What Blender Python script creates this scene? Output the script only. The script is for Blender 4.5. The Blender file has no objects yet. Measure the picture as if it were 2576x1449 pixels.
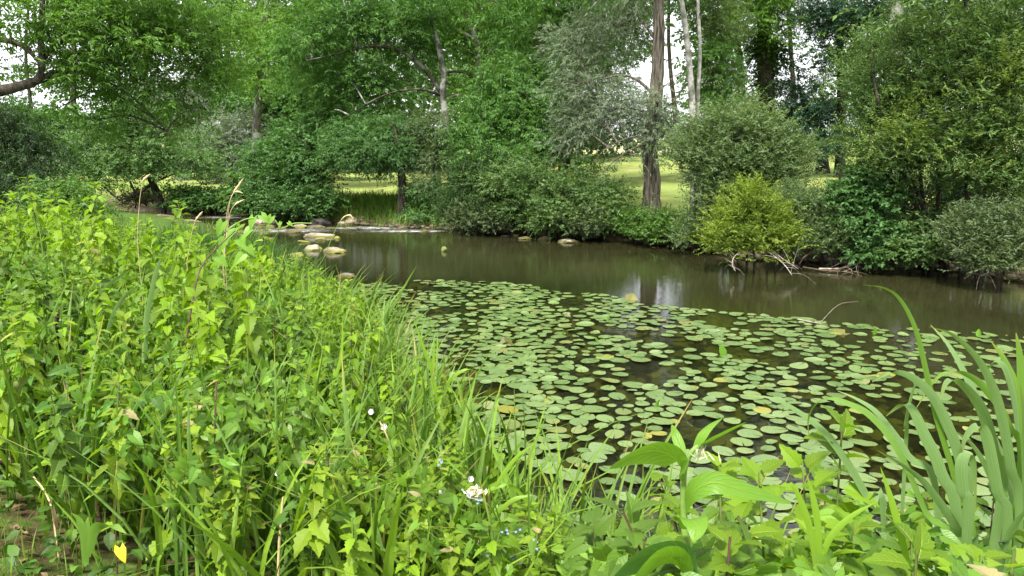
import bpy, math, random
import numpy as np
from mathutils import Vector, noise as mnoise
# ------------------------------------------------------------------ camera, sky, sun, exposure
S = bpy.context.scene
CAM_H, PITCH = 2.5, math.radians(10.3)
cam_d = bpy.data.cameras.new('camera'); cam = bpy.data.objects.new('camera', cam_d)
S.collection.objects.link(cam); S.camera = cam
cam.location = (0, 0, CAM_H); cam.rotation_euler = (math.pi / 2 - PITCH, 0, 0)
cam_d.sensor_width = 36; cam_d.lens = 27; cam_d.clip_start = 0.05; cam_d.clip_end = 2000
SUN_EL, SUN_AZ = 56.0, 205.0          # azimuth clockwise from +Y: behind the camera, a little to the left
w = bpy.data.worlds.new('World'); S.world = w; w.use_nodes = True
nt = w.node_tree; nt.nodes.clear()
sky = nt.nodes.new('ShaderNodeTexSky'); sky.sky_type = 'NISHITA'; sky.sun_disc = False
sky.sun_elevation = math.radians(SUN_EL); sky.sun_rotation = math.radians(SUN_AZ)
hs = nt.nodes.new('ShaderNodeHueSaturation'); hs.inputs['Saturation'].default_value = 0.35
mixc = nt.nodes.new('ShaderNodeMix'); mixc.data_type = 'RGBA'; mixc.inputs[0].default_value = 0.72
mixc.inputs[7].default_value = (9.6, 9.7, 10.0, 1)      # the even white cloud cover
bg = nt.nodes.new('ShaderNodeBackground'); bg.inputs[1].default_value = 0.05
wo = nt.nodes.new('ShaderNodeOutputWorld')
nt.links.new(sky.outputs[0], hs.inputs['Color']); nt.links.new(hs.outputs[0], mixc.inputs[6])
nt.links.new(mixc.outputs[2], bg.inputs[0]); nt.links.new(bg.outputs[0], wo.inputs[0])
sl = bpy.data.lights.new('sun', 'SUN'); sl.energy = 2.4; sl.angle = math.radians(9); sl.color = (1.0, 0.95, 0.86)
so = bpy.data.objects.new('sun', sl); S.collection.objects.link(so)
_az, _el = math.radians(SUN_AZ), math.radians(SUN_EL)
so.rotation_euler = Vector((math.sin(_az) * math.cos(_el), math.cos(_az) * math.cos(_el), math.sin(_el))).to_track_quat('Z', 'Y').to_euler()
S.view_settings.view_transform = 'Standard'; S.view_settings.look = 'None'
S.view_settings.exposure = 2.3; S.view_settings.gamma = 1.0
cy = S.cycles
cy.max_bounces = 7; cy.diffuse_bounces = 3; cy.glossy_bounces = 3; cy.transmission_bounces = 5; cy.transparent_max_bounces = 8
cy.caustics_reflective = False; cy.caustics_refractive = False
cy.use_denoising = True
try: cy.denoiser = 'OPENIMAGEDENOISE'; cy.denoising_prefilter = 'ACCURATE'
except Exception: pass

# ------------------------------------------------------------------ measuring: photograph coordinates (2576 wide) -> the world
PX = 1024 / 2576.0
def ray(u, v):
    xc = (u * PX - 512) / 768.0; yc = (288 - v * PX) / 768.0
    return np.array([xc, math.cos(PITCH) + yc * math.sin(PITCH), -math.sin(PITCH) + yc * math.cos(PITCH)])
CAMP = np.array([0, 0, CAM_H])
def at(u, v, d):                       # the point seen at (u, v) that lies d metres ahead
    r = ray(u, v); return CAMP + r * (d / r[1])
def on(u, v, z=0.0):                   # the point seen at (u, v) at height z
    r = ray(u, v); return CAMP + r * ((z - CAM_H) / r[2])

# ------------------------------------------------------------------ objects
COL = S.collection
def link(o): COL.objects.link(o); return o
def tag(o, label=None, cat=None, group=None, kind=None):
    if label: o['label'] = label
    if cat: o['category'] = cat
    if group: o['group'] = group
    if kind: o['kind'] = kind
    return o
def empty(name, loc, label, cat, group=None, rz=0.0, kind=None):
    o = bpy.data.objects.new(name, None); o.empty_display_size = 0.1
    o.location = tuple(float(c) for c in loc); o.rotation_euler = (0, 0, rz)
    link(o); return tag(o, label, cat, group, kind)
class MB:                              # collects quads into one mesh
    def __init__(s): s.v = []; s.q = []; s.uv = []; s.mi = []; s.n = 0
    def add(s, v, q, uv=None, mi=0):
        v = np.asarray(v, np.float32).reshape(-1, 3); q = np.asarray(q, np.int32).reshape(-1, 4)
        s.v.append(v); s.q.append(q + s.n); s.n += len(v)
        s.uv.append(np.zeros((len(v), 2), np.float32) if uv is None else np.asarray(uv, np.float32))
        s.mi.append(np.full(len(q), mi, np.int32)); return s
    def mesh(s, name, mats, smooth=False, origin=None):
        v = np.concatenate(s.v); q = np.concatenate(s.q); uv = np.concatenate(s.uv); mi = np.concatenate(s.mi)
        if origin is not None: v = v - np.asarray(origin, np.float32)
        me = bpy.data.meshes.new(name)
        me.vertices.add(len(v)); me.vertices.foreach_set('co', v.ravel())
        me.loops.add(q.size); me.loops.foreach_set('vertex_index', q.ravel())
        me.polygons.add(len(q)); me.polygons.foreach_set('loop_start', np.arange(0, q.size, 4, dtype=np.int32))
        me.polygons.foreach_set('material_index', mi)
        me.polygons.foreach_set('use_smooth', np.full(len(q), smooth, bool))
        ul = me.uv_layers.new(name='UVMap'); ul.data.foreach_set('uv', uv[q.ravel()].ravel())
        for m in (mats if isinstance(mats, (list, tuple)) else [mats]): me.materials.append(m)
        me.update(calc_edges=True); return me
    def build(s, name, mats, parent=None, smooth=False, origin=None):
        o = link(bpy.data.objects.new(name, s.mesh(name, mats, smooth, origin)))
        if parent is not None: o.parent = parent
        return o
def child(name, me, parent):
    o = link(bpy.data.objects.new(name, me)); o.parent = parent; return o
def copy_thing(root, loc, rz, sc=(1, 1, 1), label=None, group=None):
    r = root.copy(); link(r); r.location = tuple(float(c) for c in loc); r.rotation_euler = (0, 0, rz); r.scale = sc
    if label: r['label'] = label
    if group: r['group'] = group
    for ch in list(root.children):
        c = ch.copy(); link(c); c.parent = r
    return r
def norm(a): return a / np.maximum(np.linalg.norm(a, axis=-1, keepdims=True), 1e-9)
def place(mb, tv, tq, tuv, M, P, mi=0):    # many copies of a template: M (n,3,3) with columns x, y, z axes; P (n,3)
    n = len(P); k = len(tv)
    if n == 0: return
    v = np.einsum('nij,kj->nki', M, tv) + P[:, None, :]
    q = (tq[None] + (np.arange(n) * k)[:, None, None]).reshape(-1, 4)
    mb.add(v.reshape(-1, 3), q, np.tile(tuv, (n, 1)), mi)
def frames(l, up, sc):                 # leaf frames: y along l, z near up, scaled
    l = norm(l); x = norm(np.cross(l, up)); z = np.cross(x, l)
    return np.stack([x, l, z], axis=-1) * np.asarray(sc).reshape(-1, 1, 1)
def strip(prof, nseg=6, fold=0.2, droop=0.2, serr=0.0, lobe=0.0, wave=0.0):   # one leaf of unit length along +y
    ts = np.linspace(0, 1, nseg + 1); v = []; uv = []
    for i, t in enumerate(ts):
        wd = prof(t) * (1 + (serr if i % 2 else -serr)) if 0 < i < nseg else prof(t)
        z = -droop * t * t + wave * math.sin(t * 9)
        back = -lobe * max(0.0, 1 - t / 0.22)
        v += [(-wd, t + back, z + fold * wd), (0, t, z), (wd, t + back, z + fold * wd)]
        uv += [(0, t), (0.5, t), (1, t)]
    q = []
    for i in range(nseg):
        a = 3 * i; q += [(a, a + 1, a + 4, a + 3), (a + 1, a + 2, a + 5, a + 4)]
    return np.array(v), np.array(q), np.array(uv)
def tube(mb, pts, rad, ns=8, rough=0.0, mi=0, seed=0):
    pts = np.asarray(pts, float); rad = np.asarray(rad, float); n = len(pts)
    t = norm(np.gradient(pts, axis=0)); ref = np.array([0.31, 0.95, 0.05])
    x = norm(np.cross(t, ref)); y = np.cross(t, x)
    a = np.linspace(0, 2 * np.pi, ns, endpoint=False)
    rg = np.random.default_rng(seed + n * 7 + ns)
    rr = rad[:, None] * (1 + rough * rg.normal(size=(n, ns)))
    v = pts[:, None] + rr[..., None] * (np.cos(a)[None, :, None] * x[:, None] + np.sin(a)[None, :, None] * y[:, None])
    q = [(i * ns + j, i * ns + (j + 1) % ns, (i + 1) * ns + (j + 1) % ns, (i + 1) * ns + j) for i in range(n - 1) for j in range(ns)]
    L = np.concatenate([[0], np.cumsum(np.linalg.norm(np.diff(pts, axis=0), axis=1))])
    uv = np.stack([np.tile(np.arange(ns) / ns, n), np.repeat(L, ns)], 1)
    mb.add(v.reshape(-1, 3), q, uv, mi)
def smoothpath(pts, m=4):              # Catmull-Rom through the points (any number of columns)
    p = np.asarray(pts, float); p = np.vstack([2 * p[0] - p[1], p, 2 * p[-1] - p[-2]]); out = []
    for i in range(1, len(p) - 2):
        for k in range(m):
            t = k / m
            out.append(0.5 * (2 * p[i] + (p[i + 1] - p[i - 1]) * t + (2 * p[i - 1] - 5 * p[i] + 4 * p[i + 1] - p[i + 2]) * t * t + (3 * p[i] - p[i - 1] - 3 * p[i + 1] + p[i + 2]) * t ** 3))
    out.append(p[-2]); return np.array(out)
def ribbon(mb, pts, wid, side, crease=0.15, mi=0):   # a blade: V-shaped cross-section
    pts = np.asarray(pts, float); n = len(pts); t = norm(np.gradient(pts, axis=0))
    s = np.broadcast_to(np.asarray(side, float), (n, 3)); s = norm(s - t * np.sum(s * t, 1, keepdims=True))
    nrm = np.cross(s, t); wid = np.asarray(wid)[:, None]
    v = np.stack([pts - s * wid / 2, pts + nrm * wid * crease, pts + s * wid / 2], 1)
    q = []
    for i in range(n - 1):
        a = 3 * i; q += [(a, a + 1, a + 4, a + 3), (a + 1, a + 2, a + 5, a + 4)]
    tt = np.linspace(0, 1, n)
    uv = np.stack([np.stack([np.full(n, k), tt], 1) for k in (0, .5, 1)], 1).reshape(-1, 2)
    mb.add(v.reshape(-1, 3), q, uv, mi)

# ------------------------------------------------------------------ materials
class NT:
    def __init__(s, name):
        s.m = bpy.data.materials.new(name); s.m.use_nodes = True; s.t = s.m.node_tree; s.t.nodes.clear()
        s.out = s.n('ShaderNodeOutputMaterial')
    def n(s, ty, **kw):
        x = s.t.nodes.new(ty)
        for k, v in kw.items(): setattr(x, k, v)
        return x
    def set(s, sock, val):
        if hasattr(val, 'is_output'): s.t.links.new(val, sock)
        else:
            if isinstance(val, tuple) and len(val) == 3 and sock.type == 'RGBA': val = val + (1,)
            sock.default_value = val
    def noise(s, scale, detail=3, vec=None, rough=0.55, out='Fac'):
        x = s.n('ShaderNodeTexNoise'); x.inputs['Scale'].default_value = scale; x.inputs['Detail'].default_value = detail
        x.inputs['Roughness'].default_value = rough
        if vec is not None: s.set(x.inputs['Vector'], vec)
        return x.outputs[out]
    def ramp(s, fac, a, b, lo=0.0, hi=1.0):
        x = s.n('ShaderNodeMapRange'); s.set(x.inputs[0], fac); x.inputs[1].default_value = a; x.inputs[2].default_value = b
        x.inputs[3].default_value = lo; x.inputs[4].default_value = hi; return x.outputs[0]
    def mix(s, fac, a, b, mode='MIX'):
        x = s.n('ShaderNodeMix', data_type='RGBA', blend_type=mode); s.set(x.inputs[0], fac); s.set(x.inputs[6], a); s.set(x.inputs[7], b); return x.outputs[2]
    def math(s, op, a, b=0.0, clamp=False):
        x = s.n('ShaderNodeMath', operation=op, use_clamp=clamp); s.set(x.inputs[0], a); s.set(x.inputs[1], b); return x.outputs[0]
    def coord(s, which='Object'): return s.n('ShaderNodeTexCoord').outputs[which]
    def scale(s, vec, sc):
        x = s.n('ShaderNodeMapping'); s.set(x.inputs[0], vec); x.inputs['Scale'].default_value = sc; return x.outputs[0]
    def bump(s, h, strength=0.4, dist=0.02):
        x = s.n('ShaderNodeBump'); x.inputs['Strength'].default_value = strength; x.inputs['Distance'].default_value = dist
        s.set(x.inputs['Height'], h); return x.outputs[0]
    def bsdf(s, col, rough=0.6, spec=0.5, normal=None):
        x = s.n('ShaderNodeBsdfPrincipled'); s.set(x.inputs['Base Color'], col); s.set(x.inputs['Roughness'], rough)
        x.inputs['Specular IOR Level'].default_value = spec
        if normal is not None: s.set(x.inputs['Normal'], normal)
        return x.outputs[0]
    def mixs(s, fac, a, b):
        x = s.n('ShaderNodeMixShader'); s.set(x.inputs[0], fac); s.t.links.new(a, x.inputs[1]); s.t.links.new(b, x.inputs[2]); return x.outputs[0]
    def done(s, sh): s.t.links.new(sh, s.out.inputs[0]); return s.m
LEAF_K = 0.74
def leaf_mat(name, a, b, trans=0.38, rough=0.5, spec=0.28, vary=0.3, dry=0.0, dry_col=(0.42, 0.34, 0.16), veins=0.0, nscale=0.7, tcol=(1.25, 1.35, 0.55), stripes=0.0, tip=None, plantvar=0.0):
    a = tuple(c * LEAF_K for c in a); b = tuple(c * LEAF_K for c in b); dry_col = tuple(c * .75 for c in dry_col)
    t = NT(name)
    rnd = t.n('ShaderNodeNewGeometry').outputs['Random Per Island']
    cl = t.noise(nscale, 3, t.coord('Object'))
    oi = t.n('ShaderNodeObjectInfo').outputs['Random']
    f = t.math('ADD', t.math('ADD', t.math('MULTIPLY', t.ramp(cl, .32, .68), 0.5), t.math('MULTIPLY', rnd, 0.32)), t.math('MULTIPLY', oi, plantvar), True)
    col = t.mix(f, a, b)
    r2 = t.math('FRACT', t.math('MULTIPLY', rnd, 13.7))
    col = t.mix(1.0, col, t.n('ShaderNodeCombineColor').outputs[0], 'MULTIPLY') if False else col
    hv = t.n('ShaderNodeHueSaturation'); t.set(hv.inputs['Value'], t.ramp(r2, 0, 1, 1 - vary, 1 + vary)); t.set(hv.inputs['Color'], col); col = hv.outputs[0]
    if dry > 0:
        r3 = t.math('FRACT', t.math('MULTIPLY', rnd, 57.31))
        col = t.mix(t.ramp(r3, 1 - dry, 1 - dry * 0.8), col, dry_col)
    nrm = None
    if veins or stripes or tip:
        uv = t.n('ShaderNodeSeparateXYZ'); t.set(uv.inputs[0], t.coord('UV'))
        au = t.math('ABSOLUTE', t.math('SUBTRACT', uv.outputs[0], 0.5))
        if veins:
            mid = t.ramp(au, 0.0, 0.05, 1, 0)
            side = t.math('SINE', t.math('MULTIPLY', t.math('SUBTRACT', uv.outputs[1], t.math('MULTIPLY', au, 0.55)), 55.0))
            vv = t.math('MAXIMUM', mid, t.ramp(side, 0.75, 1.0, 0, 0.7))
            col = t.mix(t.math('MULTIPLY', vv, veins), col, (min(1, b[0] * 2.0), min(1, b[1] * 1.6), b[2] * 1.6))
            nrm = t.bump(t.math('SUBTRACT', 1.0, vv), 0.5, 0.004)
        if stripes:
            st = t.noise(1.0, 3, t.scale(t.coord('UV'), (34, 1.2, 1)))
            sm = t.ramp(st, .35, .7)
            col = t.mix(t.math('MULTIPLY', sm, stripes), col, (b[0] * 1.5, b[1] * 1.35, b[2] * 1.6))
            nrm = t.bump(sm, 0.4, 0.003)
        if tip:
            tm = t.math('MULTIPLY', t.ramp(uv.outputs[1], 0.8, 1.0), t.ramp(t.math('FRACT', t.math('MULTIPLY', rnd, 7.7)), .4, .7))
            col = t.mix(tm, col, tip)
    p = t.bsdf(col, rough, spec, nrm)
    tr = t.n('ShaderNodeBsdfTranslucent'); t.set(tr.inputs[0], t.mix(1.0, col, tcol, 'MULTIPLY'))
    return t.done(t.mixs(trans, p, tr.outputs[0]))
def bark_mat(name, a, b, sc=(9, 9, 2.2), lichen=None, strength=0.8, dist=0.03):
    a = tuple(c * .72 for c in a); b = tuple(c * .72 for c in b)
    t = NT(name); o = t.scale(t.coord('Object'), sc)
    n1 = t.noise(1.6, 5, o, 0.65); n2 = t.noise(0.7, 3, o)
    col = t.mix(t.ramp(n1, .40, .60), a, b)
    if lichen: col = t.mix(t.math('MULTIPLY', t.ramp(t.noise(2.3, 4, t.coord('Object')), .5, .6), 0.8), col, lichen)
    return t.done(t.bsdf(col, 0.9, 0.2, t.bump(t.math('ADD', n1, n2), strength, dist)))
def plain(name, col, rough=0.7, spec=0.3, var=0.25, sc=6.0):
    t = NT(name); n = t.noise(sc, 3, t.coord('Object'))
    c2 = tuple(max(0, c * (1 - var)) for c in col); c3 = tuple(min(1, c * (1 + var)) for c in col)
    return t.done(t.bsdf(t.mix(t.ramp(n, .3, .7), c2, c3), rough, spec))
# ------------------------------------------------------------------ the river's two waterlines
NEAR = [on(u, v)[:2] for u, v in ((60, 511), (260, 528), (430, 546), (560, 572), (610, 602), (665, 660), (775, 745), (900, 850), (1020, 980), (1150, 1150), (1290, 1330))]
NEAR = [(-60, 58), (-36, 46)] + [tuple(p) for p in NEAR] + [(0.55, 3.7), (1.0, 3.05), (1.9, 2.45), (3.2, 2.1), (6, 1.2), (12, -2), (30, -14)]
FAR = [on(u, v)[:2] for u, v in ((100, 499), (200, 507), (330, 520), (450, 530), (600, 545), (760, 556), (900, 566), (1000, 574), (1140, 580), (1300, 588), (1480, 598), (1640, 616), (1760, 632), (1900, 655), (2100, 662), (2300, 672), (2450, 688), (2576, 712))]
FAR = [(-60, 72), (-38, 55)] + [tuple(p) for p in FAR] + [(13, 11.5), (22, 4), (40, -8)]
NEAR = np.array(NEAR); FAR = np.array(FAR)
def dist_line(P, L):
    P = np.asarray(P, float); best = np.full(len(P), 1e9)
    for a, b in zip(L[:-1], L[1:]):
        ab = b - a; t = np.clip(((P - a) @ ab) / (ab @ ab), 0, 1)
        best = np.minimum(best, np.linalg.norm(P - (a + t[:, None] * ab), axis=1))
    return best
RIVER = np.vstack([NEAR, FAR[::-1]])
def in_poly(P, R):
    x, y = np.asarray(P, float).T; ins = np.zeros(len(x), bool)
    for (x0, y0), (x1, y1) in zip(R, np.roll(R, -1, 0)):
        c = ((y0 > y) != (y1 > y)) & (x < (x1 - x0) * (y - y0) / (y1 - y0 + 1e-12) + x0); ins ^= c
    return ins
def ss(a, b, x): t = np.clip((x - a) / (b - a), 0, 1); return t * t * (3 - 2 * t)
def lump(P, s, amp):                   # cheap smooth unevenness
    x, y = np.asarray(P, float).T * s
    return amp * (np.sin(x * 1.7 + 1.3 * np.sin(y * 1.1)) * np.cos(y * 1.9 + 0.7 * np.sin(x * 2.3)) + 0.5 * np.sin(x * 4.1 + y * 3.3))
def height(P):
    P = np.asarray(P, float); dn, df = dist_line(P, NEAR), dist_line(P, FAR); ins = in_poly(P, RIVER)
    x, y = P.T
    zn = 0.04 + 0.28 * ss(0, 0.4, dn) + (0.33 * ss(0.4, 2.0, dn) + 0.32 * ss(2.0, 3.6, dn)) * (1 - .55 * ss(6.5, 13, y)) + lump(P, 1.3, 0.025) * ss(0, 1, dn)
    zn = np.where(dn > .02, zn * (1 - .62 * ss(11, 18, y)), zn)
    slope = 0.004 + 0.028 * ss(-4, 8, x)
    zf = 0.04 + 0.58 * ss(0, 1.0, df) + slope * np.maximum(df - 2, 0) * (1 - ss(30, 60, df)) + lump(P, .5, 0.05) * ss(.5, 3, df) + slope * 40 * ss(30, 60, df) + ss(85, 190, y) * 3.0
    zr = -np.minimum(0.12 + 0.3 * np.minimum(dn, df * 1.3), 0.62) + lump(P, 2.0, 0.03)
    return np.where(ins, zr, np.where(dn < df, zn, zf)), np.where(ins, -np.minimum(dn, df), np.minimum(dn, df)), (dn < df)
def gh(x, y): return float(height(np.array([[x, y]]))[0][0])
def foot(u, v, d, sink=0.1):           # ground under the point seen at (u, v) d metres ahead
    p = at(u, v, d); return np.array([p[0], p[1], gh(p[0], p[1]) - sink])
def axis(lo, hi, st, far_lo, far_hi):
    a = list(np.arange(lo, hi + st / 2, st)); s = st; x = lo
    while x > far_lo: s *= 1.35; x -= s; a.insert(0, x)
    s = st; x = hi
    while x < far_hi: s *= 1.35; x += s; a.append(x)
    return np.array(a)
gx = axis(-24, 14, 0.2, -900, 900); gy = axis(-1.5, 46, 0.2, -300, 1500)
GX, GY = np.meshgrid(gx, gy); GP = np.stack([GX.ravel(), GY.ravel()], 1)
gz, gsd, gnear = height(GP)
ni, nj = len(gx), len(gy)
ii = (np.arange(nj - 1)[:, None] * ni + np.arange(ni - 1)[None]).ravel()
mb = MB(); mb.add(np.column_stack([GP, gz]), np.stack([ii, ii + 1, ii + ni + 1, ii + ni], 1))
t = NT('ground_earth_and_grass')
shore = t.n('ShaderNodeAttribute', attribute_name='shore').outputs['Fac']
oc = t.coord('Object'); big = t.noise(.25, 4, oc); fine = t.noise(9, 5, oc, .7); mid = t.noise(2.2, 4, oc)
grass = t.mix(t.ramp(fine, .3, .7), (.055, .10, .018), (.13, .18, .04))
hay = t.mix(t.ramp(t.noise(1.2, 4, oc), .45, .62), (.20, .25, .06), (.40, .34, .15))
sx = t.n('ShaderNodeSeparateXYZ'); t.set(sx.inputs[0], oc)
far_side = t.n('ShaderNodeAttribute', attribute_name='farside').outputs['Fac']
fieldc = t.mix(t.ramp(big, .38, .62), t.mix(t.ramp(fine, .3, .7), (.19, .24, .06), (.31, .35, .13)), hay)
straw = t.ramp(sx.outputs[1], 85, 105)
fieldc = t.mix(straw, fieldc, (.50, .41, .26))
nearc = t.mix(t.ramp(mid, .38, .55), grass, t.mix(t.ramp(fine, .35, .65), (.05, .035, .018), (.13, .09, .05)))
nearc = t.mix(t.ramp(sx.outputs[1], 8, 11), nearc, (.075, .14, .025))
land = t.mix(1.0, t.mix(far_side, nearc, fieldc), t.mix(far_side, (.7, .7, .7), (.74, .80, .68)), 'MULTIPLY')
mud = t.mix(t.ramp(mid, .35, .65), (.020, .015, .009), (.07, .05, .03))
land = t.mix(t.ramp(shore, .15, 1.1), mud, land)
bed = t.mix(t.ramp(fine, .35, .65), (.04, .037, .015), (.11, .10, .045))
col = t.mix(t.ramp(shore, -.12, .05), t.mix(1.0, bed, (.6, .6, .6), 'MULTIPLY'), land)
ground = mb.build('ground', t.done(t.bsdf(col, .95, .1, t.bump(fine, .6, .04))), smooth=True)
for nm, arr in (('shore', gsd), ('farside', (~gnear).astype(float))):
    at_ = ground.data.attributes.new(nm, 'FLOAT', 'POINT'); at_.data.foreach_set('value', arr.astype(np.float32))
tag(ground, kind='structure')

# ------------------------------------------------------------------ water: murky, rippled, broken into riffles upstream
wx = np.arange(-62, 42, 0.5); wy = np.arange(-16, 74, 0.5)
WX, WY = np.meshgrid(wx, wy); ni, nj = len(wx), len(wy)
ii = (np.arange(nj - 1)[:, None] * ni + np.arange(ni - 1)[None]).ravel()
mb = MB(); mb.add(np.column_stack([WX.ravel(), WY.ravel(), np.zeros(WX.size)]), np.stack([ii, ii + 1, ii + ni + 1, ii + ni], 1))
RIF = [(on(575, 547), 1.5, .35), (on(960, 573), 2.0, 0.5), (on(1030, 581), 1.6, .4), (on(720, 580), 1.6, .5), (on(640, 549), 1.0, .3), (on(330, 540), 1.4, .5)]
WP = np.stack([WX.ravel(), WY.ravel()], 1); rif = np.zeros(len(WP))
for c, a, b in RIF: rif = np.maximum(rif, np.exp(-((WP[:, 0] - c[0]) / a) ** 2 - ((WP[:, 1] - c[1]) / b) ** 2))
t = NT('river_water'); oc = t.coord('Object')
riff = t.n('ShaderNodeAttribute', attribute_name='riffle').outputs['Fac']
n1 = t.noise(1.0, 3, t.scale(oc, (3.0, 8.0, 1))); n2 = t.noise(1.0, 2, t.scale(oc, (14, 26, 1))); n3 = t.noise(1.0, 4, t.scale(oc, (5, 9, 1)), .7)
h = t.math('ADD', t.math('ADD', t.math('MULTIPLY', n1, .0024), t.math('MULTIPLY', n2, .0008)), t.math('MULTIPLY', t.math('MULTIPLY', n3, riff), .16))
bp = t.n('ShaderNodeBump'); bp.inputs['Strength'].default_value = 1.0; bp.inputs['Distance'].default_value = 1.0; t.set(bp.inputs['Height'], h)
nrm = bp.outputs[0]
gl = t.n('ShaderNodeBsdfGlossy'); gl.inputs['Roughness'].default_value = 0.02; gl.inputs['Color'].default_value = (.95, .97, 1, 1); t.set(gl.inputs['Normal'], nrm)
fr = t.n('ShaderNodeFresnel'); fr.inputs['IOR'].default_value = 1.33; t.set(fr.inputs['Normal'], nrm)
tr = t.n('ShaderNodeBsdfTransparent'); tr.inputs[0].default_value = (.52, .54, .27, 1)
df = t.n('ShaderNodeBsdfDiffuse')
murk = t.mix(t.ramp(t.noise(.35, 3, oc), .35, .65), (.020, .0205, .008), (.030, .030, .012))
foam_glint = t.math('MULTIPLY', t.ramp(t.noise(1.0, 5, t.scale(oc, (3.2, 12, 1)), .75), .48, .60), t.ramp(riff, .28, .8))  # white riffle water, with the ripples' bright sky reflection painted into the colour
t.set(df.inputs[0], t.mix(foam_glint, murk, (.75, .78, .80)))
depthm = t.n('ShaderNodeAttribute', attribute_name='murk').outputs['Fac']
body = t.mixs(t.math('MAXIMUM', depthm, foam_glint), tr.outputs[0], df.outputs[0])
water = mb.build('water', t.done(t.mixs(t.math('MULTIPLY', fr.outputs[0], t.math('SUBTRACT', 1.0, foam_glint)), body, gl.outputs[0])), smooth=True)
wd = dist_line(WP, NEAR)
for nm, arr in (('riffle', rif), ('murk', np.maximum(0.16 + 0.6 * ss(3.5, 7.5, wd), .8 * ss(13, 16, WP[:, 1])))):
    a_ = water.data.attributes.new(nm, 'FLOAT', 'POINT'); a_.data.foreach_set('value', arr.astype(np.float32))
tag(water, kind='structure')
# ------------------------------------------------------------------ trees and shrubs of the far bank
L_near = leaf_mat('leaf_near_ash', (.085, .20, .030), (.18, .34, .05), trans=.44)
L_ash = leaf_mat('leaf_ash', (0.073, 0.186, 0.035), (0.158, 0.325, 0.066))
L_fresh = leaf_mat('leaf_fresh_green', (0.107, 0.244, 0.035), (0.237, 0.418, 0.070), trans=.42)
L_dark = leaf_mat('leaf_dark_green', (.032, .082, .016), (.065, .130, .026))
L_blue = leaf_mat('leaf_blue_green', (0.039, 0.099, 0.061), (0.067, 0.151, 0.087), rough=.4)
L_silver = leaf_mat('leaf_silver_willow', (0.126, 0.180, 0.097), (0.233, 0.290, 0.184), trans=.25, tcol=(1.1, 1.2, .7))
L_sallow = leaf_mat('leaf_sallow', (0.107, 0.180, 0.067), (0.208, 0.290, 0.118))
L_sallow_tip = leaf_mat('leaf_sallow_pale', (0.097, 0.155, 0.061), (0.184, 0.245, 0.111))
L_olive = leaf_mat('leaf_olive', (0.073, 0.151, 0.042), (0.174, 0.273, 0.077))
L_yellow = leaf_mat('leaf_yellow_green', (0.116, 0.190, 0.032), (0.320, 0.430, 0.032), trans=.4, nscale=.8)
L_mid = leaf_mat('leaf_mid_green', (0.058, 0.151, 0.038), (0.130, 0.261, 0.070))
L_bright = leaf_mat('leaf_bright_undergrowth', (0.073, 0.165, 0.030), (0.145, 0.270, 0.053), trans=.4)
L_yew = leaf_mat('leaf_yew', (.020, .052, .012), (.042, .090, .020))
L_tip = leaf_mat('leaf_sallow_tip', (0.126, 0.200, 0.040), (0.233, 0.320, 0.056), trans=.4)
L_horn = leaf_mat('leaf_hornbeam', (0.079, 0.168, 0.044), (0.168, 0.302, 0.087))
L_far = leaf_mat('leaf_far_wood', (0.073, 0.162, 0.049), (0.158, 0.278, 0.087), nscale=.12)
B_grey = bark_mat('bark_grey_lichen', (.06, .055, .045), (.20, .19, .165), lichen=(.36, .37, .33))
B_dark = bark_mat('bark_dark', (.022, .018, .014), (.075, .062, .048))
B_poplar = bark_mat('bark_poplar_furrowed', (.035, .030, .022), (.21, .185, .145), sc=(11, 11, 1.3), dist=.09)
B_birch = bark_mat('bark_pale', (.30, .29, .26), (.62, .61, .57), sc=(5, 5, 4), lichen=(.10, .095, .08))
B_moss = bark_mat('bark_dark_mossy', (.022, .022, .012), (.085, .08, .05), lichen=(.17, .17, .14))
B_limb = bark_mat('bark_brown_limb', (.036, .031, .024), (.13, .112, .085), sc=(12, 12, 5))
LV = np.array([(0, 0, 0), (-.5, .42, .06), (0, 1, -.12), (.5, .42, .06)], float); LQ = np.array([(0, 3, 2, 1)]); LUV = np.array([(.5, 0), (0, .4), (.5, 1), (1, .4)], float)
SPEC = {   # leaf length, width, leaves per spray, spray length, leaf angle to the twig, droop, flatness of a clump, lift
 'ash':    (.105, .034, 11, .30, 62, .45, .50, .05), 'maple': (.12, .085, 8, .26, 60, .35, .45, .05),
 'willow': (.10, .018, 14, .36, 32, .35, .70, .10), 'sallow': (.075, .030, 10, .26, 48, .05, .70, .55),
 'horn':   (.075, .042, 10, .30, 58, .15, .28, .00), 'ivy': (.08, .07, 7, .2, 60, .6, .9, 0),
 'nettle': (.09, .05, 9, .3, 70, .3, .6, .7), 'conifer': (.10, .02, 14, .34, 50, .5, .6, -.4)}
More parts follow.
